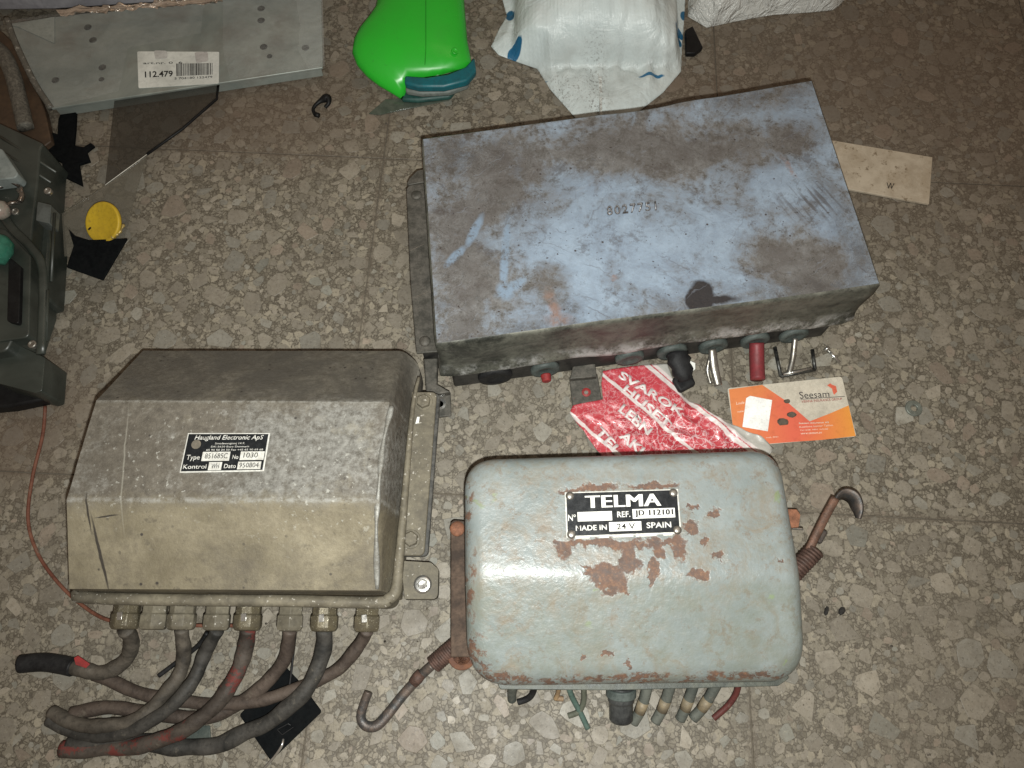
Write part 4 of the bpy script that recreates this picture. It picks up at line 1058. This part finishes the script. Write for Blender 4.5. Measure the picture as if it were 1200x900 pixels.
# small black clip ring
c = P(376, 124); pts = catmull(PP([(369, 134, .003), (367, 128, .003), (371, 122, .004), (378, 117, .005), (384, 115, .006), (385, 121, .005), (381, 126, .003)]), 6)
m = MB().tube(pts, lambda t: .0016 + .0022 * math.exp(-((t - .62) / .16) ** 2), 10); m.cyl(P(369, 134, .003), P(374, 135.5, .003), .0022, 8)
o = m.build('black_clip', black_plastic, None, smooth=True, base=c); tag(o, 'small black open plastic clip lying left of the green plastic tool', 'clip')
# rust coloured thin wire at the left
wm = cable_mat('rust_red_wire', (.10, .035, .022), (.16, .07, .045))
pts = catmull(PP([(53, 476, .004), (50, 510, .002), (38, 560, .002), (33, 610, .002), (45, 650, .0022), (70, 685, .0025), (100, 712, .004), (128, 727, .010), (165, 731, .012), (230, 733, .012), (300, 733, .012)]), 8)
c = P(40, 600); o = MB().tube(pts, lambda t: .0013, 8).build('rust_red_wire', wm, None, smooth=True, base=c); tag(o, 'thin rust red wire curving round the left side of the cast unit', 'wire')
# black foam square under the cables, grey chip and a wire on it
def slab(name, poly, z0, z1, mt, label, cat, bev=.0008, rd=0):
    pts = PP(poly, z1)
    if rd: pts = rounded(pts, rd, 4)
    c = sum(pts, Vector()) / len(pts)
    o = MB().prism(pts, z0, z1).build(name, mt, None, bevel=bev, base=Vector((c.x, c.y, 0))); return tag(o, label, cat)
slab('black_foam_pad', [(333, 780), (350, 798), (377, 834), (317, 892), (280, 838), (312, 805)], .0005, .0028, black_foam, 'black square foam pad lying under the cables of the cast unit', 'foam pad', rd=.002)
slab('dark_scrap', [(205, 851), (246, 850), (247, 868), (208, 869)], .0005, .002, worn('dark_green_scrap', (.03, .04, .035), (.06, .07, .06), 100, .6), 'small dark green scrap half under the crossing cables', 'scrap')
m = MB(); m.tube(catmull(PP([(332, 866, .004), (330, 874, .005), (322, 886, .003), (309, 901, .0015), (300, 912, .0015)]), 6), lambda t: .0009, 8)
o = m.build('bent_wire', bright_steel, None, smooth=True, base=P(320, 885)); tag(o, 'thin bright bent wire leading off the black foam pad', 'wire')
m = MB(); a = [(325, 855), (338, 848), (344, 852), (331, 861), (325, 855)]; m.tube(PP(a, .0034), .0006, 6)
o = m.build('thin_clip', black_plastic, None, base=P(335, 854)); tag(o, 'tiny thin dark clip on the black foam pad', 'clip')

# ------------------------------------------------------------------ top left clutter
c = P(200, 60); pn = thing('steel_panel', c, 'grey galvanised drilled steel panel wrapped in film with barcode sticker, top left corner', 'metal panel')
g = G('galvanised_grey')
n1 = g.noise(18, 5, .65, .8); n2 = g.noise(160, 4, .6)
col = g.mix(g.rng(n1, .35, .65), (.175, .20, .185), (.27, .295, .27)); col = g.mix(g.rng(g.noise(30, 4, .6), .5, .7, 0, .5), col, (.15, .135, .115))
galv = g.fin(col, .45, .25, g.bump(n2, .25, .0006))
PZ = .016
ptop = PP([(8, 28), (60, 20), (376, -16), (378, 79), (60, 127)], PZ)
MB().prism(ptop, .0135, PZ).build('panel_sheet', galv, pn, bevel=.0006)
MB().prism(PP([(62, 112), (372, 64), (375, 76), (62, 124)], .016), .002, .0132).build('panel_edge', galv, pn, bevel=.0006)
MB().prism(PP([(14, 30), (64, 20), (64, 51), (22, 32)], PZ + .0005), PZ + .0002, PZ + .001).build('corner_gusset', worn('pale_galvanised', (.27, .3, .28), (.33, .36, .33), 40, .5, .2), pn)
# lavender folded sheet on the upper edge, with foil tape
lav = worn('film_wrapped_sheet', (.27, .27, .30), (.36, .36, .39), 30, .35, .1, .4)
MB().prism(PP([(-30, -10), (0, 12), (66, 11), (200, 2), (380, -16), (380, -60), (-30, -60)], .0165), .0165, .03).build('folded_edge', lav, pn, bevel=.0015)
foil_o = PP([(66, 13), (120, 9), (200, 2), (260, -4), (262, 4), (205, 9), (140, 14), (72, 20)], .031)
v, f = starfill(dense(foil_o, .002), P(160, 9, .031), lambda q_, s: .0312 + abs(MN.noise(q_ * 210)) * .006 + MN.noise(q_ * 90) * .003, 8)
o = MB().add(v, f).build('foil_tape', worn('foil', (.85, .78, .70), (.7, .64, .58), 150, .16, .9, .8, dirt=.1), pn, smooth=True)
for (u, v_) in ((103, 32), (109, 47), (120, 79), (65, 94), (119, 93), (306, 10), (306, 24), (309, 55), (316, 66), (358, 56)):
    r_ = .0026 if v_ not in (93, 66) else .0019
    b = MB().lathe(P(u, v_, PZ), [(r_ * 1.35, .0001), (r_ * 1.2, .0004), (r_, .0004), (r_ * .85, .00015), (.0002, .0001)], seg=18, close=False)
    b.build('drilled_hole', worn('hole_shade', (.03, .03, .028), (.06, .06, .05), 200, .6), pn, smooth=True)  # raised dark dish; the hole's shade is put into its colour
# clear film lapped round the right end
g = G('clear_film')
film = g.fin((.62, .66, .64), .12, 0, g.bump(g.noise(40, 4, .6, 1.5), .9, .004), Alpha=.12)
v, f = starfill(dense(PP([(346, -8), (378, -14), (381, 79), (362, 82), (350, 60), (352, 30)], PZ), .004), P(365, 35, PZ), lambda q_, s: PZ + .0012 + abs(MN.noise(q_ * 60)) * .002, 8)
MB().add(v, f).build('film_wrap', film, pn, smooth=True)
wf = G('loose_wrap_film'); wrapm = wf.fin((.75, .78, .77), .14, 0, wf.bump(wf.noise(55, 6, .7, 1.8), 1.0, .006), Alpha=.09)
for po, cc_ in (([(10, 26), (60, 18), (240, -4), (236, 40), (150, 58), (140, 108), (60, 128), (40, 90)], (100, 60)), ([(262, -6), (378, -16), (380, 70), (374, 80), (270, 94), (262, 60)], (320, 35))):
    v, f = starfill(dense(PP(po, PZ), .003), P(*cc_, PZ), lambda q_, s: PZ + .0009 + abs(MN.noise(q_ * 45)) * .0035 * (1 - s * .6) + abs(MN.noise(q_ * 130)) * .0012, 22)
    MB().add(v, f).build('wrap_film', wrapm, pn, smooth=True)
q = quad([(161, 60.5), (257, 61), (256.5, 98), (162.5, 103.5)], PZ + .0003)
stk = MB().prism(rounded([q(0, .0), q(1, 0), q(1, 1), q(0, 1)], .0015, 3), PZ + .0002, PZ + .0006).build('price_sticker', worn('sticker_paper', (.66, .68, .64), (.55, .57, .53), 40, .55), pn)
text('sticker_lettering', '112.479', q, (.085, .43, .56, .73), ink, stk, bold=.02, lift=.0004, thick=.0001)
text('sticker_lettering', '5 704180 122479', q, (.45, .92, .76, .82), ink, stk, lift=.0004, thick=.0001)
text('sticker_lettering', 'art.nr. 0  6', q, (.07, .55, .30, .36), ink, stk, lift=.0004, thick=.0001)
s_ = .475
bars = MB()
while s_ < .92:
    wd = random.choice((.006, .006, .010, .014)); z_ = q(0, 0).z
    bars.prism([q(s_, .36), q(s_ + wd, .36), q(s_ + wd, .72), q(s_, .72)], z_ + .0004, z_ + .0005); s_ += wd + random.choice((.006, .008, .012))
bars.build('barcode', ink, stk)
MB().prism(rounded([q(.2, -.03), q(.36, -.02), q(.37, .2), q(.22, .22)], .002, 4), q(0, 0).z + .0004, q(0, 0).z + .0005).build('smudge', worn('smudged_print', (.42, .42, .4), (.5, .5, .48), 60, .6), stk)
MB().prism(rounded([q(.7, .02), q(.86, .0), q(.87, .3), q(.72, .36)], .002, 4), q(0, 0).z + .0004, q(0, 0).z + .0005).build('smudge', worn('smudged_print_two', (.42, .4, .38), (.52, .52, .5), 60, .6), stk)

# smoked clear sheets leaning from under the panel
g = G('smoked_clear_plastic'); smoked = g.fin((.04, .037, .030), .1, 0, g.bump(g.noise(25, 3), .2, .002), Alpha=.36, Specular_IOR_Level=.5)
g = G('clear_plastic'); clearp = g.fin((.16, .15, .12), .12, 0, g.bump(g.noise(25, 3), .2, .002), Alpha=.30)
cc = P(190, 150); cs_ = thing('smoked_plastic_sheet', cc, 'dark transparent bent plastic sheet poking out under the grey steel panel', 'plastic sheet')
MB().prism(PP([(135, 108), (255, 96), (254, 116), (214, 151), (172, 181), (123, 217)], .012), .0105, .012).build('smoked_half', smoked, cs_, bevel=.0003)
MB().prism(PP([(123, 217), (172, 181), (160, 222), (143, 285), (75, 300), (72, 250)], .012), .0105, .0118).build('clear_half', clearp, cs_, bevel=.0003)
MB().tube(PP([(123, 217), (172, 181)], .0126), lambda t: .0003 + .0006 * math.sin(math.pi * t), 8).build('fold_gleam', worn('painted_gleam', (.62, .6, .54), (.5, .48, .42), 60, .3), cs_, smooth=True)  # pale tube standing in for the gleam along the fold
MB().tube(PP([(172, 181), (214, 151), (254, 116), (256, 98)], .0118), .0012, 8).build('dark_edge', black_plastic, cs_, smooth=True)

slab('black_cross_scrap', [(73, 127), (89, 128), (88, 150), (86, 170), (98, 172), (106, 167), (110, 170), (101, 177), (105, 188), (92, 192), (96, 217), (75, 207), (72, 190), (50, 178), (45, 149), (67, 157), (68, 140)], .001, .0045, black_foam, 'jagged cross shaped black scrap between toolbox and smoked plastic sheet', 'scrap', .0006)
slab('black_card_square', [(80, 268), (88, 276), (104, 281), (149, 279), (120, 328), (78, 313), (86, 288)], .0135, .0155, black_foam, 'black square piece under the yellow disc, corner towards the cast unit', 'black square', .0005)
ym = worn('yellow_plastic', (.46, .31, .022), (.40, .26, .02), 60, .5, 0, .15, (.3, .2, .03), lo=.45, hi=.8)
c = P(122, 260); dk_ = thing('yellow_disc', c, 'yellow round plastic disc lying on top of a black square', 'disc')
m = MB(); m.lathe(P(122, 261, .018), [(.0165, -.0015), (.0172, 0), (.0172, .002), (.0162, .0028), (.0152, .0024), (.0005, .0024)], Vector((-.3, -.42, 1)), 40)
m.build('disc', ym, dk_, smooth=True)
for (u, v_) in ((105, 268), (137, 257)): MB().box(P(u, v_, .0215), (.0012, .0028, .0006), -.6).build('slot', black_plastic, dk_)
MB().tube(catmull(PP([(131, 279, .0165), (137, 275, .0175), (141, 271, .0175), (145, 263, .0175)]), 4), lambda t: .0012 + .0006 * math.sin(t * 22), 8).build('gilt_cord', worn('gilt', (.5, .38, .14), (.35, .26, .1), 100, .35, .5), dk_, smooth=True)

# ------------------------------------------------------------------ toolbox at left
c = P(20, 330); tx = thing('toolbox_tray', c, 'dark green grey plastic toolbox corner at the left edge of the picture', 'toolbox')
g = G('dark_green_plastic')
n1 = g.noise(14, 5, .6, 1.0)
col = g.mix(g.rng(n1, .35, .68), (.014, .018, .015), (.042, .048, .041)); col = g.mix(g.rng(g.noise(90, 4, .7), .6, .75, 0, .5), col, (.012, .013, .012))
dgp = g.fin(col, .38, 0, g.bump(g.noise(120, 3), .2, .0006))
TZ = .045
MB().prism(rounded(PP([(-90, 120, TZ), (-5, 142, TZ), (70, 190, .02), (74, 206, .01), (72, 240, .01), (66, 300, .01), (62, 372, .01), (46, 420, .01), (40, 432, .01), (-90, 452, .01)]), .006, 4), .004, TZ).build('tray_body', dgp, tx, bevel=.003)
MB().prism(PP([(60, 238), (73, 244), (78, 302), (74, 364), (58, 369)], .005), .002, .03).build('side_pocket', dgp, tx, bevel=.002)
MB().prism(rounded(PP([(14, 440), (44, 419), (73, 433), (70, 471), (62, 473), (20, 462)], .01), .002, 3), .003, .034).build('corner_foot', dgp, tx, bevel=.002)
MB().prism(PP([(-60, 440), (20, 438), (60, 470), (16, 479), (-60, 486)], .01), .002, .015).build('hollow_shade', black_plastic, tx, bevel=.002)  # solid black block standing in for the shaded hollow underneath
MB().tube(catmull(PP([(-20, 210, TZ), (10, 262, TZ + .001), (36, 290, TZ + .001), (50, 320, TZ), (48, 415, TZ - .002)]), 6), lambda t: (.0035, .002), 10).build('moulded_rib', dgp, tx, smooth=True)
for (a_, b_) in (((0, 160), (66, 202)), ((0, 176), (60, 214)), ((64, 250), (60, 330)), ((56, 340), (54, 400))):
    MB().tube([P(*a_, TZ + .001), P(*b_, TZ - .004)], .0012, 8).build('moulded_rib', dgp, tx, smooth=True)
for (u, v_) in ((58, 226), (40, 405), (20, 250)): MB().lathe(P(u, v_, TZ - .002), [(.0032, 0), (.0032, .003), (.0022, .0036), (.0015, .0026), (.0003, .0026)], seg=16).build('screw', steel, tx, bevel=.0003)
MB().prism(rounded(PP([(44, 236), (60, 240), (58, 262), (42, 258)], TZ + .003), .001, 3), TZ - .01, TZ + .003).build('latch', worn('latch_plastic', (.09, .10, .095), (.05, .055, .05), 60, .5), tx, bevel=.0008)
MB().prism(rounded(PP([(10, 300), (24, 312), (22, 380), (8, 376)], TZ + .006), .002, 3), TZ + .001, TZ + .006).build('handle_pad', black_plastic, tx, bevel=.001)
MB().prism(rounded(PP([(-40, 262), (6, 268), (36, 300), (34, 395), (-40, 405)], TZ + .002), .004, 4), TZ - .01, TZ + .002).build('lid_panel', dgp, tx, bevel=.002)
g = G('murky_clear_plastic'); murky = g.fin((.30, .33, .31), .15, 0, g.bump(g.noise(40, 3), .4, .003), Alpha=.45)
c = P(5, 190, TZ); o = MB().prism(rounded(PP([(-30, 168), (2, 174), (21, 203), (18, 208), (-30, 214)], TZ + .014), .004, 4), TZ + .001, TZ + .014).build('pale_plastic_lid', worn('pale_murky', (.16, .19, .185), (.24, .27, .26), 40, .4), None, bevel=.002, base=Vector((c.x, c.y, TZ)))
tag(o, 'pale grey plastic lid corner on the toolbox by the left edge', 'lid')
m = MB(); cc = P(8, 228, TZ + .006); ring = [cc + Vector((math.cos(a * math.pi / 16) * .0125, math.sin(a * math.pi / 16) * .011, .002 * math.sin(a))) for a in range(33)]
m.tube(ring, .0016, 8); m.tube(catmull(PP([(22, 222, TZ + .006), (26, 229, TZ + .007), (23, 236, TZ + .007)]), 4), .0022, 8)
o = m.build('metal_ring', worn('dark_chrome', (.3, .27, .24), (.12, .11, .1), 80, .2, .9), None, smooth=True, base=Vector((cc.x, cc.y, TZ)))
tag(o, 'shiny metal ring lying on the toolbox below the pale plastic lid', 'ring')
c = P(3, 292, TZ); m = MB(); m.lathe(P(-2, 292, TZ + .010), [(.001, -.012), (.008, -.010), (.0105, 0), (.009, .007), (.004, .011), (.001, .012)], Vector((.2, 1, .1)), 20)
o = m.build('green_glass_bead', worn('green_glass', (.02, .10, .065), (.04, .16, .11), 40, .15), None, smooth=True, base=Vector((c.x, c.y, TZ)))
tag(o, 'dark green glassy blob at the left edge on the toolbox', 'glass bead')
c = P(8, 252, TZ); m = MB(); m.lathe(P(0, 246, TZ + .007), [(.001, -.008), (.006, -.006), (.008, 0), (.006, .005), (.001, .007)], Vector((1, .2, .1)), 16)
o = m.build('pinkish_bead', worn('pink_glass', (.3, .22, .19), (.2, .22, .18), 80, .2), None, smooth=True, base=Vector((c.x, c.y, TZ))); tag(o, 'pale pinkish glossy blob under the metal ring on the toolbox', 'bead')
# brown sack-like strap and braided hose in the corner
pts = catmull(PP([(-30, 40, .02), (0, 60, .022), (14, 85, .02), (22, 115, .016), (30, 150, .014)]), 8)
o = MB().tube(pts, lambda t: (.007, .006), 14).build('braided_hose', worn('braid', (.075, .07, .06), (.19, .18, .15), 420, .5, .2, .9), None, smooth=True, base=P(14, 85)); tag(o, 'grey braided hose running down between toolbox and steel panel', 'hose')
slab('brown_board', [(-40, 8), (4, 38), (18, 52), (40, 100), (52, 128), (60, 165), (40, 180), (-40, 150)], .0012, .010, worn('rust_brown_board', (.050, .032, .020), (.085, .052, .030), 30, .55, 0, .3), 'rusty brown board in the top left corner under the braided hose', 'board', .001)
m = MB(); m.tube(catmull(PP([(8, 22, .034), (16, 45, .03), (28, 72, .026), (42, 100, .02), (60, 127, .016)]), 6), lambda t: (.0028, .0024), 8)
o = m.build('crinkled_tape_strip', worn('crinkled_tape', (.10, .095, .08), (.45, .43, .38), 260, .3, 0, .9, lo=.55, hi=.7), None, smooth=True, base=P(30, 80)); tag(o, 'glinting crinkled tape along the left side of the steel panel', 'tape')

# ------------------------------------------------------------------ green plastic tool
c = P(485, 60); gt = thing('green_tool', c, 'bright green rounded plastic tool with a teal sole, top centre', 'plastic tool')
g = G('bright_green_plastic'); n1 = g.noise(30, 4, .6)
gc = g.mix(g.rng(n1, .4, .75, 0, .35), (.018, .38, .022), (.02, .26, .02)); gc = g.mix(g.rng(g.noise(220, 7, .85), .60, .68, 0, .5), gc, (.03, .09, .03))
gm = g.fin(gc, g.rng(n1, .3, .7, .26, .42), 0, g.bump(g.noise(70, 2), .06, .001))
tealm = worn('teal_plastic', (.005, .115, .14), (.01, .08, .095), 60, .4, 0, .1)
secs = [(-90, 450, 543, .036), (-40, 446, 543, .036), (0, 443, 544, .036), (14, 440, 545, .036), (26, 431, 546, .036), (38, 421, 547, .035), (50, 415, 548, .034), (64, 413, 551, .032), (78, 419, 553, .029), (90, 430, 553, .024), (100, 443, 551, .019), (109, 458, 552, .014), (116, 469, 500, .008)]
rows = []
for (vv_, ua, ub, zt) in secs:
    r_ = []
    a = P(ua, vv_, zt * .5); b = P(ub, vv_, zt * .5); cm_ = (a + b) / 2; hw = (b - a).length / 2
    for k in range(28):
        t = 2 * math.pi * k / 28; x = math.cos(t); y = math.sin(t)
        e = .92
        r_.append(Vector((cm_.x + hw * math.copysign(abs(x) ** e, x), cm_.y, zt * .5 + zt * .5 * math.copysign(abs(y) ** e, y) + .001)))
    rows.append(r_)
# the right half of the mouth is cut back for the sole
v = []; f = []
for j, r_ in enumerate(rows):
    for p in r_:
        cut = P(474, 90, .02)
        q_ = p.copy()
        if j >= 7 and p.x > cut.x: 
            lim = P(0, 93 - 16 * max(0, (p.x - cut.x) / .06) ** 1.6, p.z).y; q_.y = max(q_.y, lim)
        v.append(q_)
for j in range(len(rows) - 1):
    for k in range(28): f.append([j * 28 + k, j * 28 + (k + 1) % 28, (j + 1) * 28 + (k + 1) % 28, (j + 1) * 28 + k])
f.append(list(range(27, -1, -1))); f.append([(len(rows) - 1) * 28 + k for k in range(28)])
MB().add(v, f).build('shell', gm, gt, smooth=True)
sp = catmull(PP([(499, -40, .0372), (499, 0, .0372), (499, 30, .0370), (499, 55, .0342), (498, 76, .0300)]), 6)
MB().tube(sp, .00035, 6).build('mould_seam', worn('seam_green', (.012, .28, .015), (.012, .24, .012), 60, .4), gt, smooth=True)
MB().lathe(P(533, 60, .029), [(.0032, 0), (.003, .0009), (.0022, .0010), (.0018, .0004), (.0003, .0004)], Vector((.35, -.2, 1)), 20).build('screw_boss', gm, gt, smooth=True)
def sole(name, z0, z1, pts_top, mt): MB().prism(PP(pts_top, z1), z0, z1).build(name, mt, gt, bevel=.002)
sole('sole', .016, .024, [(474, 88), (500, 90), (525, 86), (545, 78), (556, 66), (558, 82), (548, 94), (520, 101), (490, 101), (474, 97)], tealm)
sole('sole_rubber', .009, .0155, [(475, 96), (500, 101), (530, 99), (552, 88), (549, 99), (528, 107), (495, 109), (475, 106)], worn('grey_sole', (.10, .12, .11), (.16, .18, .165), 60, .5))
sole('sole_base', .003, .0085, [(476, 104), (500, 108), (535, 104), (528, 113), (490, 117), (470, 116)], worn('dark_teal', (.01, .045, .04), (.02, .07, .06), 60, .5))
slab('glass_shard', [(432, 133), (452, 116), (520, 112), (527, 117), (445, 134)], .0008, .002, worn('murky_glass', (.05, .065, .05), (.09, .10, .08), 40, .15), 'thin murky shard of plastic on the floor under the green tool', 'shard', .0003)

# ------------------------------------------------------------------ white sacks
g = G('white_woven_plastic')
mpn = g.n('ShaderNodeTexWave'); g.put(mpn.inputs['Vector'], g.co); mpn.inputs['Scale'].default_value = 260; mpn.inputs['Distortion'].default_value = .6
n1 = g.noise(25, 5, .65, .8)
sc_ = P(700, 50)
def LS(u, v, z=.03): q_ = P(u, v, z) - Vector((sc_.x, sc_.y, 0)); return (q_.x, q_.y)
col = g.mix(g.rng(n1, .35, .7), (.50, .57, .575), (.62, .69, .69))
tail = g.rng(g.sep()[1], LS(700, 60, .012)[1], LS(700, 70, .012)[1])
col = g.mix(g.math('MULTIPLY', tail, g.rng(g.noise(50, 6, .7, .4), .35, .65, .25, .7)), col, (.36, .385, .37))
spk = g.math('MULTIPLY', g.rng(g.noise(420, 5, .8), .53, .62), g.blobs(g.warp(40, .01), [(LS(697, 95, .01), .011, .028, 0, .6), (LS(660, 100, .01), .02, .014, 0, .9), (LS(700, 122, .005), .012, .014, 0, .6)]))
col = g.mix(g.math('MULTIPLY', spk, .85), col, (.09, .07, .06))
prt = g.blobs(g.warp(60, .003), [(LS(598, 12, .01), .0038, .008, .15, .08), (LS(603, 46, .022), .0070, .0062, .5, .06), (LS(614, 56, .03), .0088, .0036, -.7, .06), (LS(630, 62, .036), .010, .0010, -.1, .15), (LS(803, 10, .01), .0035, .006, -.2, .1), (LS(797, 33, .02), .0045, .006, .5, .08), (LS(770, 61, .036), .012, .0020, .15, .12), (LS(797, 33, .01), .004, .007, .5, .08)])
col = g.mix(prt, col, (.015, .11, .22))
cr1 = g.math('ABSOLUTE', g.math('SUBTRACT', g.noise(38, 3, .55, 1.2), .5)); cr2 = g.math('ABSOLUTE', g.math('SUBTRACT', g.noise(95, 3, .6, .8), .5))
hh_ = g.math('ADD', g.math('MULTIPLY', mpn.outputs[0], .10), g.math('ADD', g.math('MULTIPLY', cr1, 1.3), g.math('MULTIPLY', cr2, .35)))
sackm = g.fin(col, .34, 0, g.bump(hh_, .75, .0022), Specular_IOR_Level=.5)
so = [Vector((q_.x, q_.y, 0)) for q_ in PP([(575, 36, .02), (584, 46, .02), (600, 60, .012), (630, 74, .008), (645, 100, .006), (676, 136, .005), (742, 133, .005), (778, 104, .006), (800, 77, .008), (803, 40, .015), (808, 0, .025), (812, -60, .03), (800, -130, .03), (590, -130, .03), (580, -60, .03), (594, -5, .025), (584, 14, .022)])]
ctr_ = P(700, 0, 0)
def sackz(q_, s):
    y0 = P(700, 66, .02).y; d = q_.y - y0                  # distance behind the pinch
    bul = 1 - math.exp(-max(0, d) * 75)
    w_ = max(0, 1 - ((q_.x - P(703, 30, .03).x) / .078) ** 2)
    z_ = .006 + .055 * bul * w_ ** .55
    z_ += MN.noise(Vector((q_.x * 45, q_.y * 12, 1))) * .003 + abs(MN.noise(Vector((q_.x * 90, q_.y * 30, 5)))) * .0022 + .0016 * math.cos((q_.x - sc_.x) * 420) * math.exp(-abs(d) * 60)
    rad = math.atan2(q_.x - P(697, 0).x, abs(d) + .01)
    z_ += abs(MN.noise(Vector((q_.x * 55, q_.y * 22, 9)) + Vector((q_.y, q_.x, 0)) * 20)) * .0045 * math.exp(-max(0, d) * 25) * (1 if q_.z == 0 else 1)
    z_ += .0007 * math.sin(rad * 16 + 3 * MN.noise(q_ * 30)) * math.exp(-abs(d) * 30)
    return max(.0012, z_ * min(1, (1 - s) * 7 + .12))
v, f = starfill(dense(so, .004), ctr_, sackz, 60, skirt=.0008)
o = MB().add(v, f).build('white_sack', sackm, None, smooth=True, base=sc_)
tag(o, 'bulging white woven sack with blue print and flat dirty tail behind the blue box', 'sack')
MB().prism(PP([(699, 60, .012), (704, 60, .012), (706, 95, .010), (706, 134, .009), (703, 134, .009), (702, 95, .010)]), .004, lambda p: .0078).build('sack_seam', worn('seam_white', (.6, .64, .62), (.2, .18, .16), 300, .5, 0, .5), o)
g = G('translucent_bag'); g_n = g.noise(40, 4, .6, 1)
cr1 = g.math('ABSOLUTE', g.math('SUBTRACT', g.noise(45, 4, .6, 1.5), .5))
tbm = g.fin(g.mix(g_n, (.52, .53, .50), (.72, .73, .70)), .2, 0, g.bump(cr1, 1.0, .010), Alpha=.82)
so = PP([(806, -5), (806, 20), (828, 33), (860, 26), (905, 18), (950, 15), (975, 12.5), (982, 8), (994, -4), (990, -70), (806, -70)])
c = P(900, 0); v, f = starfill(dense(so, .004), P(890, -20), lambda q_, s: max(.001, (.026 + MN.noise(q_ * 30) * .008 + abs(MN.noise(q_ * 70)) * .005) * min(1, (1 - s) * 5 + .06)), 20, skirt=.0006)
o = MB().add(v, f).build('clear_bag', tbm, None, smooth=True, base=c); tag(o, 'translucent crinkled plastic bag at the top edge right of the white sack', 'plastic bag')
slab('black_wedge', [(803, 35), (812, 30), (824, 55), (815, 62), (804, 62)], .0006, .006, black_plastic, 'small black wedge on the floor between white sack and clear bag', 'wedge', .001)

# ------------------------------------------------------------------ grit
rg_ = random.Random(5); m = MB()
for _ in range(420):
    u, v_ = rg_.uniform(-20, 1220), rg_.uniform(0, 900); p = P(u, v_); r_ = rg_.choice((.0004, .0006, .0008, .0013))
    n = 5; top = [p + Vector((math.cos(k * 1.256) * r_ * rg_.uniform(.6, 1.2), math.sin(k * 1.256) * r_ * rg_.uniform(.6, 1.2), .0003)) for k in range(n)]
    m.add(top + [p + Vector((0, 0, .0003 + r_ * .8))], [[k, (k + 1) % n, n] for k in range(n)])
o = m.build('floor_grit', worn('grit', (.03, .026, .022), (.2, .17, .13), 30, .8), None); tag(o, 'fine dark grit and crumbs scattered over the terrazzo floor', 'grit', kind='stuff')
